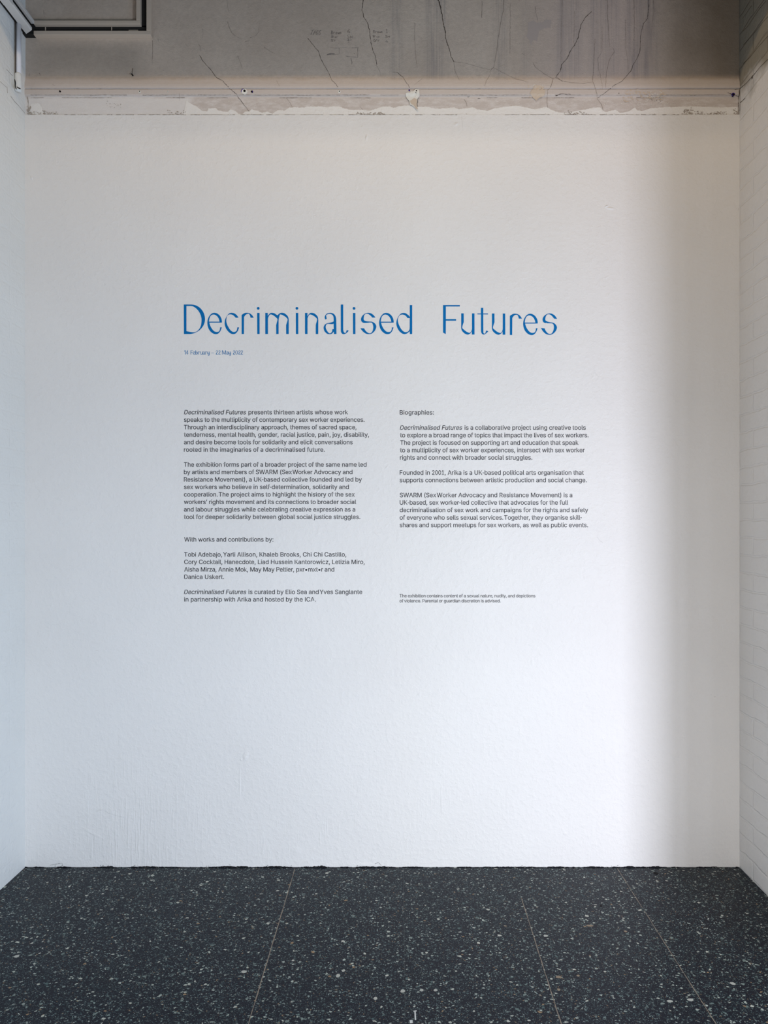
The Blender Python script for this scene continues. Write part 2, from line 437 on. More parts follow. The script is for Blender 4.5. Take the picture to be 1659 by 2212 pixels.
def ribbon(mb, pts, w0, w1=None, mi=0, lift=0.0006, jag=0.0, sub0=3):
    """thin strip that hugs the back wall; pts in px, widths in px"""
    w1 = w0 if w1 is None else w1
    lift *= random.uniform(1.0, 1.6)
    fine = []
    for (xa, ya), (xb, yb) in zip(pts, pts[1:]):
        sub = max(sub0, int(math.hypot(xb - xa, yb - ya) / 3.0)) if jag else sub0
        for k in range(sub):
            t = k / sub
            fine.append((xa + (xb - xa) * t, ya + (yb - ya) * t))
    fine.append(pts[-1])
    n = len(fine); L = []; R = []
    for i, (x, y) in enumerate(fine):
        xa, ya = fine[max(i - 1, 0)]; xb, yb = fine[min(i + 1, n - 1)]
        dx, dy = xb - xa, yb - ya; l = math.hypot(dx, dy) or 1
        w = (w0 + (w1 - w0) * i / (n - 1)) * (1 + random.uniform(-0.6, 0.6) * (jag > 0)) / 2
        jx, jy = (random.uniform(-jag, jag), random.uniform(-jag, jag)) if 0 < i < n - 1 else (0, 0)
        L.append((x - dy / l * w + jx, y + dx / l * w + jy)); R.append((x + dy / l * w + jx, y - dx / l * w + jy))
    vs = []
    for x, y in L + R:
        z = WZ(y); vs.append((WX(x), wall_y(z) - lift, z))
    mb.add(vs, [(i, i + 1, n + i + 1, n + i) for i in range(n - 1)], mi)

# floor with its joint lines
fl = MB()
fl.box(XL - 0.2, 5.0, -6.5, 0.05, -0.12, 0.0, 0)
def joint(x0, y0, x1, y1, w, mi, step=0.02, gap=0.0):
    n = max(2, int(math.hypot(x1 - x0, y1 - y0) / step))
    dx, dy = (x1 - x0), (y1 - y0); l = math.hypot(dx, dy); nx, ny = -dy / l, dx / l
    prev = None
    for i in range(n + 1):
        t = i / n; ww = w * random.uniform(0.55, 1.25); off = random.uniform(-0.0006, 0.0006)
        x, y = x0 + dx * t + nx * off, y0 + dy * t + ny * off
        cur = ((x - nx * ww / 2, y - ny * ww / 2, 0.0004), (x + nx * ww / 2, y + ny * ww / 2, 0.0004))
        if prev and random.random() >= gap: fl.add([prev[0], prev[1], cur[1], cur[0]], [(0, 1, 2, 3)], mi)
        prev = cur
joint(-0.4535, -0.012, -0.4495, -1.6, 0.0034, 1)
joint(0.0125, -0.01, 0.0155, -1.6, 0.0022, 2, gap=0.15)
joint(0.480, -0.25, 0.4745, -1.6, 0.0030, 1)
joint(0.480, -0.01, 0.480, -0.25, 0.0018, 2, gap=0.3)
joint(0.934, -0.01, 0.939, -1.6, 0.0027, 1, gap=0.04)
joint(-0.918, -0.01, -0.918, -1.6, 0.0014, 2, gap=0.55)
joint(-1.383, -0.01, -1.383, -1.6, 0.0014, 2, gap=0.45)
joint(XL, -0.700, XR, -0.697, 0.0016, 2, gap=0.4)
joint(0.02, -0.700, 1.40, -0.697, 0.0014, 2, gap=0.3)
def floor_pt(px, py):
    d = FPX * CAMZ / (py - VY)
    return ((px - VX) * d / FPX, min(0.0, d - DIST))
def blot(px, py, rx, ry, mi, n=11, z=0.0006):
    x, y = floor_pt(px, py)
    vs = [(x, y, z)] + [(x + rx * random.uniform(.75, 1.2) * math.cos(2*math.pi*k/n), y + ry * random.uniform(.75, 1.2) * math.sin(2*math.pi*k/n), z) for k in range(n)]
    fl.add(vs, [(0, 1 + k, 1 + (k + 1) % n) for k in range(n)], mi)
blot(1417, 1887, 0.010, 0.010, 4); blot(1298, 1957, 0.005, 0.005, 4)
for p in ((1274, 2000, .013, .006), (1351, 2012, .006, .006), (1207, 2111, .012, .007), (1249, 2108, .005, .005), (1207, 2138, .006, .006), (940, 1888, .005, .004)):
    blot(p[0], p[1], p[2], p[3], 3)
for p in ((36, 2066, .010, .008), (527, 2099, .011, .007), (1179, 2022, .009, .007), (742, 2097, .007, .006), (730, 2108, .007, .009), (1583, 2125, .009, .007),
          (1492, 2160, .010, .007), (1447, 2163, .011, .006), (811, 2157, .007, .007), (870, 2141, .008, .008), (911, 2139, .007, .007), (941, 2139, .006, .006)):
    blot(p[0], p[1], p[2], p[3], 5)
for (xa, ya, xb, yb, w) in ((893, 2185, 900, 2184, .0022), (896.5, 2185, 897.5, 2204, .0022), (888, 2204, 888.5, 2211, .0045)):
    (x0, y0), (x1, y1) = floor_pt(xa, ya), floor_pt(xb, yb)
    dx, dy = x1 - x0, y1 - y0; l = math.hypot(dx, dy); nx, ny = -dy / l * w, dx / l * w
    fl.add([(x0 - nx, y0 - ny, .0007), (x0 + nx, y0 + ny, .0007), (x1 + nx, y1 + ny, .0007), (x1 - nx, y1 - ny, .0007)], [(0, 1, 2, 3)], 6)
M_pale = plain('pale_stone_chip', (0.50, 0.51, 0.46), 0.4, 0.4)
tag(fl.build('floor', [M_floor, M_joint, M_joint_dim, M_chip, M_gap, M_pale, M_mark]), kind='structure')

# back wall: smooth white panel, with old dents, filled lumps, hair cracks and the ragged black gap at its foot
wb = MB()
wb.box(XL, XR, 0.0, 0.20, 0.0, ZP, 0)
def lump(px, py, rx, ry, h, rot=0.0, n=14):
    cx, cz = WX(px), WZ(py); rx *= S; ry *= S
    vs = []; fs = []
    for j in range(n + 1):
        for i in range(n + 1):
            u, v = 2 * i / n - 1, 2 * j / n - 1
            g = max(0.0, 1 - u * u - v * v) ** 2
            a = u * rx * math.cos(rot) - v * ry * math.sin(rot); b = u * rx * math.sin(rot) + v * ry * math.cos(rot)
            vs.append((cx + a, 0.00012 - h * g * (1 + 0.5 * noise.noise(Vector((px + u * 2, py + v * 2, 0)))), cz + b))
    for j in range(n):
        for i in range(n):
            q = j * (n + 1) + i
            fs.append((q, q + 1, q + n + 2, q + n + 1))
    wb.add(vs, fs, 0)
for a in ((792, 297, 4, 9, .0025, 0), (985, 268, 7, 5, .002, .6), (1318, 450, 14, 4, .003, -.15), (1310, 446, 6, 3, .003, .5), (1000, 268, 3, 22, .0015, .1), (530, 1634, 8, 14, .003, -.3), (521, 1640, 4, 5, .002, 0),
          (518, 1690, 3, 55, .0012, 0), (68, 384, 3, 7, .003, .2), (835, 1010, 8, 3, .0012, .8), (815, 1155, 16, 3, .0010, -.6),
          (200, 1800, 40, 5, .0012, -.5), (640, 1840, 14, 16, .0015, .4), (790, 1868, 30, 6, .002, 0), (1150, 1430, 5, 14, .0012, 0), (340, 1560, 30, 5, .0009, .3),
          (280, 1450, 24, 20, .0006, 0), (980, 1560, 40, 16, .0009, .5), (760, 1760, 10, 3, .0015, .3), (440, 1680, 12, 6, .0012, -.4), (905, 1500, 8, 4, .0012, .5),
          (1060, 1700, 18, 5, .001, 1.0), (1220, 1800, 6, 4, .0015, 0), (680, 1300, 20, 3, .0008, -.4), (1180, 700, 3, 14, .0008, .1), (600, 500, 40, 14, .0008, .3)):
    lump(*a)
random.seed(11)
for k in range(26):                                        # scraped runs near the foot of the wall
    x = random.choice((300, 320, 620, 690, 740, 770, 430, 550)) + random.uniform(-26, 26)
    lump(x, random.uniform(1770, 1835), random.uniform(.9, 1.8), random.uniform(14, 34), random.uniform(.0006, .0014), random.uniform(-.04, .04), 8)
for k in range(46):                                        # grit under the paint
    lump(random.uniform(80, 1560), random.triangular(1330, 1866, 1800), random.uniform(1, 3), random.uniform(1, 2.5), random.uniform(.0008, .002), 0, 6)
# ragged dark foot
x = 50.0; top = 1.5
while x < 1594:
    w = random.uniform(3, 9)
    dense = 110 < x < 330 or 420 < x < 700 or 760 < x < 830 or 1180 < x < 1420
    top = max(.4, min(2.8 if dense else 1.7, top + random.uniform(-1.1, 1.1)))
    if 684 < x < 694: top = 4.0
    nxt = max(.4, top + random.uniform(-.8, .8))
    wb.add([(WX(x), -0.0015, 0.0), (WX(x + w), -0.0015, 0.0), (WX(x + w), -0.0015, WZ(1873.5 - nxt)), (WX(x + w * .5), -0.0015, WZ(1873.5 - top * random.uniform(.5, 1.2))), (WX(x), -0.0015, WZ(1873.5 - top))], [(0, 1, 2, 3, 4)], 1)
    if dense and random.random() < .12:
        y = 1872.5 - top - random.uniform(0.2, 1.6)
        wb.add([(WX(x), -0.0012, WZ(y)), (WX(x + w * .6), -0.0012, WZ(y + .3)), (WX(x + w * .4), -0.0012, WZ(y - .8))], [(0, 1, 2)], 1)
    top = nxt; x += w
ribbon(wb, [(108, 1869), (134, 1864), (136, 1870)], .6, .4, 2, jag=.3)
ribbon(wb, [(810, 1866), (818, 1863), (824, 1870)], .9, .6, 2, jag=.3)
ribbon(wb, [(1600 - 474, 1873 - 2), (1129, 1869)], .6, .4, 2)
# soft plaster break line along the top edge of the panel
x = 60
while x < 1590:
    w = random.uniform(10, 60)
    if random.random() < .72: ribbon(wb, [(x, 248.1), (x + w / 2, 247.9), (x + w, 248.2)], random.uniform(.35, .8), None, 4, jag=.15, sub0=4)
    x += w + random.uniform(0, 14)
for pts in ([(69, 381), (67, 386)], [(1599 - 4, 450), (1594, 456)], [(210, 1752), (222, 1749), (235, 1757), (268, 1766)], [(1290, 1160), (1296, 1168), (1302, 1172)]):
    ribbon(wb, pts, .8, .4, 3, jag=.3)
tag(wb.build('wall_back', [M_white, M_gap, M_crack, M_hair, M_seam]), kind='structure')
for p in bpy.data.objects['wall_back'].data.polygons:
    if p.material_index == 0 and p.area < 1e-3: p.use_smooth = True

# upper wall: bare aged plaster with a moulded band, cracks and peeling white paint
wu = MB()
n = len(PROFILE)
wu.add([(XL, y, z) for z, y in PROFILE] + [(XR, y, z) for z, y in PROFILE], [(i, n + i, n + i + 1, i + 1) for i in range(n - 1)], 0)
wu.box(XL, XR, 0.03, 0.20, ZP, CEIL, 0)
def c2(l): return [(400 + x / 3.95, y / 3.95) for x, y in l]
def c3(l): return [(800 + x / 3.95, y / 3.95) for x, y in l]
def c4(l): return [(1200 + x * .2767, y * .2767) for x, y in l]
CR = [
 (c3([(580,-30),(580,0),(590,20),(600,60),(612,120),(622,190),(640,260),(642,320),(660,370),(680,430),(690,480),(715,525)]), 2.1, 1.1, 4),
 (c3([(715,525),(780,530),(850,545),(930,570),(1015,590),(1055,575)]), .7, .7, 5),
 (c3([(715,530),(720,590),(740,640),(760,680)]), .7, .4, 5),
 (c3([(1140,-30),(1140,80),(1125,130),(1110,200),(1100,290),(1085,340),(1085,400),(1070,480),(1055,570),(1025,600),(1020,640),(990,690),(975,740)]), 1.1, .5, 5),
 (c3([(1055,575),(1110,605),(1180,640),(1240,670),(1350,705)]), .8, .5, 5),
 (c3([(1390,530),(1410,570),(1450,600),(1500,635),(1560,670),(1595,655),(1640,700)]), .8, .8, 5),
 (c3([(1560,670),(1540,740),(1510,780),(1510,870),(1520,980)]), .9, .5, 5),
 (c4([(285,85),(240,125),(205,180),(190,230),(178,290),(150,350),(125,380),(95,450),(50,500),(40,550),(0,605)]), 1.2, 1.1, 4),
 (c4([(0,605),(60,635),(130,650),(220,655),(280,645)]), .8, .4, 5),
 (c4([(730,-20),(730,60),(720,140),(690,180),(670,250),(665,310),(660,400),(640,450),(610,500),(590,550),(550,600),(510,640),(460,670),(420,700),(370,740),(330,760)]), 1.1, .7, 4),
 (c4([(310,300),(305,420),(298,540),(290,640),(310,700),(330,770),(360,810),(385,895)]), .8, .7, 5),
 (c4([(405,-20),(410,60),(405,100),(415,200),(418,290),(425,360),(450,370),(465,400),(440,430),(420,470),(400,560),(388,690)]), 1.1, .6, 5),
 (c4([(545,150),(550,260),(550,380),(565,450),(570,560)]), .8, .4, 5),
 (c4([(365,200),(365,400),(330,455),(340,540),(355,600),(365,700)]), .8, .4, 5),
 (c4([(615,-20),(618,200),(612,440)]), .8, .3, 5), (c4([(55,-20),(48,200),(45,480)]), .9, .4, 5), (c4([(150,80),(152,200),(140,330)]), .7, .3, 5),
 (c4([(765,-20),(770,80),(755,200),(750,260)]), .9, .3, 5), (c4([(670,830),(672,895)]), .6, .4, 5), (c4([(905,830),(885,895)]), .6, .3, 5),
 (c2([(1518,-30),(1518,0),(1508,80),(1525,140),(1560,200),(1575,260),(1580,320),(1588,370),(1600,420),(1620,470),(1635,550)]), 1.3, 1.0, 4),
 (c3([(35,550),(55,560),(80,600),(90,650)]), .7, .4, 5),
 (c2([(1045,320),(1090,380),(1135,430),(1150,480),(1180,540),(1220,610),(1250,680),(1305,750)]), .9, .7, 4),
 (c2([(120,465),(150,520),(200,570),(240,620),(260,655),(320,690),(360,740),(440,810),(500,890),(570,980)]), 1.0, .7, 4),
 (c2([(110,370),(130,400),(132,440)]), .8, .4, 5), (c2([(355,-20),(360,50),(372,95)]), .8, .4, 5),
 (c2([(358,180),(380,240),(400,280),(440,310),(480,330)]), .9, .5, 5), (c2([(510,350),(545,345)]), .7, .5, 5),
 (c2([(550,320),(600,300),(628,270),(628,230)]), .7, .4, 5), (c2([(670,395),(720,430),(770,460)]), .8, .4, 5),
 (c2([(445,470),(470,530),(485,580)]), .6, .4, 5), (c2([(0,370),(20,395)]), .7, .4, 5), (c2([(150,240),(148,320)]), .6, .3, 5),
 (c2([(780,690),(808,745)]), .6, .4, 5), (c2([(860,830),(900,880),(940,970)]), .6, .4, 5), (c2([(1490,905),(1560,975)]), .7, .4, 5),
 (c3([(380,190),(378,300),(382,400),(388,480),(400,580)]), .8, .4, 5),
 (c3([(190,610),(230,615),(280,660),(310,710),(335,755)]), .8, .7, 4),
 (c3([(410,830),(400,880),(410,945),(430,955),(500,975),(580,980)]), .9, .6, 4), (c3([(400,950),(360,980)]), .6, .4, 5),
 (c3([(440,670),(375,730)]), .6, .3, 5), (c3([(680,925),(690,960),(730,980)]), .6, .4, 5), (c3([(800,845),(820,870),(825,905)]), 1.2, .6, 5),
 (c3([(1410,50),(1415,110),(1430,170)]), 1.0, .6, 5), (c3([(1290,450),(1335,475)]), .6, .4, 5), (c3([(955,0),(953,150)]), .6, .9, 5), (c3([(1195,30),(1193,455)]), .5, .7, 5),
 ([(93, 20), (95, 35), (97, 37)], .8, .5, 5), ([(84, 157), (86, 160), (86, 163)], .9, .5, 5), ([(114, 183), (120, 187)], .9, .5, 5), ([(63, 158), (62, 163)], .8, .5, 5),
 ([(329, 86), (329.5, 108), (328, 140)], .9, .4, 5), ([(341, 83), (342, 89)], .8, .6, 5), ([(352, 150), (352, 152)], 1.4, 1.0, 5), ([(388, 203), (388, 218)], .6, .3, 5),
 ([(58, 208), (60, 218), (60, 240)], 1.6, 1.2, 5), ([(1586, 195), (1597, 193)], 1.6, 1.0, 4), ([(1571, 201), (1580, 205), (1596, 208)], 1.4, 1.2, 4), ([(1596, 195), (1596, 228), (1597, 244)], 1.6, 1.0, 4),
 ([(1010, 209), (1014, 208)], 1.5, 1.0, 4), ([(1032, 212), (1038, 212)], 1.2, .8, 4), ([(1200, 207), (1216, 204), (1232, 205)], 1.1, .8, 4)]
for pts, w0, w1, mi in CR:
    ribbon(wu, pts, w0 * (.78 if w0 < 2 else .95), w1 * .72, mi - 3, jag=.40 if mi == 5 else .6, lift=.0008)
# thin dark seam lines of the moulded band
for y0, mi, prob in ((192.8, 7, .85), (206.2, 7, .85), (210.2, 7, .4)):
    x = 66
    while x < 1590:
        w = random.uniform(20, 70)
        if random.random() < prob: ribbon(wu, [(x, y0 + random.uniform(-.3, .3)), (x + w / 2, y0), (x + w, y0 + random.uniform(-.3, .3))], random.uniform(.4, .9), None, mi, jag=.2, sub0=4, lift=.0009)
        x += w
# peeling white paint: ragged upper edge traced along the band
EDGE = [(396,246),(402,216),(410,222),(424,229),(435,238),(447,240),(450,233),(465,232),
 (470,237),(482,240),(493,240),(497,235),(508,239),(515,245),(522,246),(530,240),(538,240),(543,235),(555,238),(566,243),(578,240),(588,245),(600,237),(615,238),(625,231),(640,231),(658,231),(663,229),(690,229),
 (707,231),(718,229),(735,230),(745,234),(760,236),(790,237),(800,238),(815,233),(825,230),(840,229),(850,232),(860,229),(880,227),(900,230),(926,230),(940,234),(960,233),(980,231),(990,235),(1005,233),(1020,231),
 (1030,235),(1045,237),(1052,239),(1065,234),(1090,230),(1115,227),(1135,231),(1155,235),(1170,232),(1180,230),(1190,236),(1200,240),(1210,242),(1225,243),(1250,238),(1263,236),(1280,232),(1297,231),(1303,238),
 (1310,241),(1330,236),(1340,243),(1360,239),(1372,231),(1378,238),(1388,239),(1405,233),(1430,231),(1460,230),(1480,229),(1530,230),(1560,231),(1594,230)]
fine = []
for (xa, ya), (xb, yb) in zip(EDGE, EDGE[1:]):
    k = max(1, int((xb - xa) / 2.5))
    for i in range(k):
        t = i / k
        fine.append((xa + (xb - xa) * t, min(246.8, ya + (yb - ya) * t + (random.uniform(-.7, .7) if i else 0))))
fine.append(EDGE[-1])
m_ = len(fine)
yf = FY - 0.0014
vs = [(WX(x), yf, WZ(y)) for x, y in fine] + [(WX(x), yf, ZP) for x, y in fine] + [(WX(x), FY, WZ(y)) for x, y in fine]
wu.add(vs, [(i, i + 1, m_ + i + 1, m_ + i) for i in range(m_ - 1)] + [(i, i + 1, 2 * m_ + i + 1, 2 * m_ + i) for i in range(m_ - 1)], 3)
patch_flake = [(62, 247), (63.5, 233), (66, 225), (69, 222.5), (82, 222), (85, 224), (90, 232), (93, 240), (94, 247)]
wu.add([(WX(x), yf, WZ(y)) for x, y in patch_flake], [tuple(range(len(patch_flake)))], 3)
# spots where that paint has flaked through again
def crumbs(px0, px1, py0, py1, n_, mi, smin=.6, smax=2.2, follow=False):
    for _ in range(n_):
        x, y = random.uniform(px0, px1), random.triangular(py0, py1, (py0 + py1) / 2 if follow else py1)
        k = random.randint(5, 7); r = random.uniform(smin, smax)
        z0 = WZ(y); yb_ = (min(wall_y(z0), FY - .0012)) if follow else yf
        lf = random.uniform(.0003, .0012)
        pts = [(WX(x + r * random.uniform(.5, 1.5) * math.cos(2*math.pi*j/k)), yb_ - lf, WZ(min(247, y + .7 * r * random.uniform(.5, 1.3) * math.sin(2*math.pi*j/k)))) for j in range(k)]
        wu.add(pts, [tuple(range(k))], mi)
crumbs(62, 124, 238, 247, 60, 4); crumbs(58, 66, 222, 246, 30, 4); crumbs(770, 830, 241, 247, 50, 4); crumbs(1474, 1500, 230, 247, 36, 4, 1, 2.6); crumbs(1500, 1570, 239, 247, 60, 4)
crumbs(1215, 1270, 238, 247, 45, 4); crumbs(360, 402, 236, 247, 22, 4); crumbs(1585, 1596, 232, 247, 14, 4); crumbs(230, 262, 215, 232, 18, 4, .4, 1.2); crumbs(900, 1600, 243, 247, 40, 4, .4, 1.0)
# filled and broken patches on the band
def patch_poly(pts, mi, lift):
    cx = sum(p[0] for p in pts) / len(pts); cy = sum(p[1] for p in pts) / len(pts)
    f = []
    for (xa, ya), (xb, yb) in zip(pts, pts[1:] + pts[:1]):
        for k in range(4):
            t = k / 4; f.append((xa + (xb - xa) * t + random.uniform(-.3, .3), ya + (yb - ya) * t + random.uniform(-.3, .3)))
    # dense grid would follow the moulding; three nested rings are enough
    rings = []
    for s_ in (1.0, .66, .33):
        rings.append([(cx + (x - cx) * s_, cy + (y - cy) * s_) for x, y in f])
    k = len(f); vs = []
    for r_ in rings:
        for x, y in r_:
            z = WZ(y); vs.append((WX(x), min(wall_y(z), FY - .002) - lift, z))
    z = WZ(cy); vs.append((WX(cx), min(wall_y(z), FY - .002) - lift, z))
    fs = []
    for j in range(2):
        for i in range(k): fs.append((j*k+i, j*k+(i+1) % k, (j+1)*k+(i+1) % k, (j+1)*k+i))
    for i in range(k): fs.append((2*k+i, 2*k+(i+1) % k, 3*k))
    wu.add(vs, fs, mi)
def c8(l): return [(860 + x * .04822, 180 + y * .04822) for x, y in l]
patch_poly(c8([(830,260),(930,340),(960,480),(950,590),(890,660),(850,760),(830,950),(880,1150),(905,1230),(860,1240),(740,1100),(640,1010),(520,960),(500,800),(400,690),(345,580),(340,480),(430,455),(540,450),(560,400),(680,400)]), 5, .0035)
patch_poly(c8([(720,660),(850,740),(830,950),(880,1180),(800,1150),(700,1000),(560,900),(540,800)]), 6, .0042)
patch_poly(c3([(1380,770),(1400,740),(1440,735),(1475,750),(1490,790),(1480,820),(1440,835),(1415,860),(1385,830),(1360,800)]), 6, .0016)
crumbs(1346, 1440, 194, 222, 90, 6, .6, 3.0, True); crumbs(1395, 1430, 196, 220, 40, 5, .4, 1.4, True); crumbs(1404, 1428, 207, 222, 14, 2, .5, 1.6, True)
crumbs(1138, 1180, 180, 214, 46, 6, .5, 2.4, True); crumbs(1142, 1178, 182, 190, 20, 5, .4, 1.3, True)
crumbs(420, 1590, 210, 226, 150, 5, .3, 1.1, True); crumbs(1200, 1560, 216, 228, 80, 5, .3, 1.3, True)
bl = c3([(1345,190),(1395,166),(1425,190),(1470,186),(1500,160),(1545,166),(1540,238),(1510,230),(1482,240),(1440,262),(1424,350),(1400,335),(1386,346),(1372,390),(1360,340),(1334,310),(1346,250)])
fb = []
for (xa, ya), (xb, yb) in zip(bl, bl[1:] + bl[:1]):
    k = max(2, int(math.hypot(xb - xa, yb - ya) / 1.5))
    for i in range(k): fb.append((xa + (xb - xa) * i / k + random.uniform(-.6, .6), ya + (yb - ya) * i / k + random.uniform(-.6, .6)))
tv, tf = triangulate([fb])
wu.add([(WX(x), FY - .0004, WZ(y)) for x, y in tv], tf, 8)
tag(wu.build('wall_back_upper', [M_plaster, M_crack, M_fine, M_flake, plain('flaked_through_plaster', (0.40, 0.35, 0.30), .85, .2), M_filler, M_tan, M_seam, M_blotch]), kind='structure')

# side walls, ceiling, added light blockers
wl = MB(); wl.box(XL - 0.2, XL, -6.5, 0.20, -0.12, CEIL, 0)
def side_ribbon(mb, x, pts, w, mi, jag=.001):            # (Y, Z) metres on a side wall
    n = len(pts); L = []; R = []
    for i, (y, z) in enumerate(pts):
        a = pts[max(0, i - 1)]; b = pts[min(n - 1, i + 1)]
        dy, dz = b[0] - a[0], b[1] - a[1]; l = math.hypot(dy, dz) or 1
        ww = w * random.uniform(.5, 1.2) / 2
        L.append((x, y - dz / l * ww, z + dy / l * ww)); R.append((x, y + dz / l * ww, z - dy / l * ww))
    mb.add(L + R, [(i, i + 1, n + i + 1, n + i) for i in range(n - 1)], mi)
def lw(px, py):                                          # px -> (Y, Z) on the left wall
    d = FPX * (-XL) / (VX - px); return (d - DIST, CAMZ + (VY - py) * d / FPX)
def rw(px, py):
    d = FPX * XR / (px - VX); return (d - DIST, CAMZ + (VY - py) * d / FPX)
for pts in ([(23, 208), (32, 220), (40, 228), (48, 238), (54, 245)], [(14, 150), (18, 154), (27, 164)], [(15, 187), (16, 201)], [(0, 176), (14, 189)]):
    side_ribbon(wl, XL + .0006, [lw(*p) for p in pts], .0022, 1)
tag(wl.build('wall_left', [M_left, M_fine]), kind='structure')
wr = MB(); wr.box(XR, XR + 0.35, PIER, 0.20, -0.12, CEIL, 0)
for pts in ([(1604, 40), (1613, 28), (1624, 12)], [(1605, 68), (1617, 55), (1628, 38), (1640, 20), (1655, 2)], [(1606, 97), (1620, 82), (1634, 66), (1648, 48), (1659, 36)],
            [(1606, 137), (1620, 124), (1636, 104), (1650, 88), (1659, 78)], [(1598, 192), (1612, 180), (1630, 160), (1642, 145), (1659, 128)], [(1599, 222), (1610, 212)]):
    side_ribbon(wr, XR - .0006, [rw(*p) for p in pts], .0034, 3)
side_ribbon(wr, XR - .0006, [rw(1598.6, y) for y in (0, 60, 120, 145, 200, 240)], .004, 2)
for p in ((1625, 167, .006), (1591, 447, .0)):
    if p[2]: y, z = rw(p[0], p[1]); wr.box(XR - .001, XR, y - .004, y + .004, z - p[2], z + p[2], 1)
tag(wr.build('wall_right', [M_right, M_crack, M_fine, M_brickjoint]), kind='structure')
wf = MB(); wf.box(XL, -0.2, -4.75, -4.6, 0, CEIL, 0)  # unseen partition added to hold ambient light off the left side
tag(wf.build('light_partition', [M_white]), kind='structure')
ce = MB(); ce.box(XL - 0.2, 5.0, -6.5, 0.20, CEIL, CEIL + .15, 0)
tag(ce.build('ceiling', [M_soffit]), kind='structure')
bmz = MB(); bmz.box(XL, XR, -0.47, -0.35, BLOCKZ, CEIL, 0)  # unseen beam shaped to stop the strip light at the moulding
tag(bmz.build('light_blocker_1', [M_soffit]), kind='structure')

# ------------------------------------------------------------------ cable channel, pipe, nail, plugs
Z0, Z1, Z2, Z3 = 3.5820, 3.6000, 3.6277, 3.6440           # lower lip, gap, upper lip
XC, YC = XL + 0.050, -0.021                               # fronts of the left run and the back run
tr = empty('cable_channel', (XL, 0, 3.58))
tag(tr, 'white and cream open cable channel turning the top left corner of the room', 'cable channel')
mb = MB(); mb.box(XL + .002, XC - .004, YC, FY, Z0 + .004, Z3 - .001); mb.box(XC - .004, -1.0765, YC + .016, FY, Z1 - .004, Z2 + .004)
mb.box(-1.120, -1.086, YC + .016, FY, Z2, CEIL); mb.build('channel_back', [M_dark], tr)
def lip_back(name, x0, x1, z0, z1, mat):
    b = MB(); b.box(x0, x1, YC, FY, z0, z1); return b.build(name, [mat], tr, bevel=.0016)
lip_back('lower_lip', XC - .002, -1.0720, Z0, Z1, M_metal_tan)
lip_back('upper_lip', XC - .002, -1.1160, Z2, Z3, M_metal_tan)
lip_back('riser_inner_lip', -1.1340, -1.1160, Z3 + .0003, CEIL, M_metal_tan)
lip_back('riser_outer_lip', -1.0900, -1.0720, Z1 + .0003, CEIL, M_metal_tan)
for x0, x1, zz in ((-1.530, -1.528, Z2 - .004), (-1.245, -1.243, Z2 - .004), (-1.524, -1.500, Z1 + .006), (-1.17, -1.13, Z1 + .010), (-1.40, -1.31, Z1 + .006)):
    b = MB(); b.box(x0, x1, YC + .010, YC + .0155, Z1 + .0003, zz); b.build('joint_clip', [M_metal_tan], tr)
# left run towards the camera: lower trunk stands off the wall, dark gap behind and above
b = MB()
ya, yb = -1.1, YC + .001
b.add([(XC - .034, ya, Z0 + .003), (XC - .002, ya, Z0 + .003), (XC + .002, ya, Z0 + .008), (XC + .002, ya, Z0 + .018), (XC - .034, ya, Z0 + .018),
       (XC - .034, yb, Z0 + .003), (XC - .002, yb - .02, Z0 + .003), (XC + .002, yb - .02, Z0 + .008), (XC + .002, yb - .02, Z0 + .018), (XC - .034, yb, Z0 + .018)],
      [(0, 1, 2, 3, 4), (5, 9, 8, 7, 6)] + [(i, (i + 1) % 5, 5 + (i + 1) % 5, 5 + i) for i in range(5)])
b.build('lower_lip', [M_metal], tr, bevel=.001)
b = MB(); b.box(XC - .034, XC + .003, -.345, -.185, Z0 + .001, Z0 + .0205); b.build('cover_joint', [M_metal], tr, bevel=.001)
b = MB(); b.box(XC - .012, XC + .001, ya, yb, Z2 + .001, Z3); b.build('upper_lip', [M_metal], tr, bevel=.0012)
b = MB(); b.box(XL + .001, XC - .016, ya, YC, Z0 + .012, Z3 - .002); b.build('channel_side', [M_dark], tr)

pp = empty('wall_pipe', (XL + .0145, -.077, 3.318))
tag(pp, 'white painted vertical pipe on the left wall below the cable channel', 'pipe')
px_, py_ = XL + .0145, -.077
b = MB(); b.tube([(px_, py_, 3.345), (px_, py_, 3.59)], .0108, 20); b.build('pipe', [M_pipe], pp, smooth=True)
b = MB(); b.tube([(px_ - .001, py_, 3.303), (px_ - .001, py_, 3.310), (px_ - .001, py_, 3.372), (px_ - .001, py_, 3.378)], [.0118, .0132, .0132, .0118], 20)
b.build('coupling', [M_left], pp, smooth=True)
b = MB(); b.tube([(px_ - .004, py_ - .0125, z) for z in (3.374, 3.42, 3.50, 3.60)], .0019, 8); b.build('cable', [M_brown], pp, smooth=True)  # dark strand painting in the gap shadow beside the pipe
def onl(px, py, off):                                    # a point standing off the left wall, seen at px, py
    x = XL + off; d = FPX * (-x) / (VX - px); return (x, d - DIST, CAMZ + (VY - py) * d / FPX)
b = MB(); b.tube([onl(31.5, 171.5, .020), onl(32.6, 175, .022), onl(33.4, 180, .022), onl(33.2, 185, .020), onl(34.0, 190, .016), onl(36.5, 194, .012)], [.0014, .0021, .0024, .0021, .002, .001], 8)
b.tube([onl(37, 188, .024), onl(40, 190, .026), onl(43.6, 191.6, .026)], [.002, .0023, .0021], 8)
b.build('cable_tail', [M_cable], pp, smooth=True)

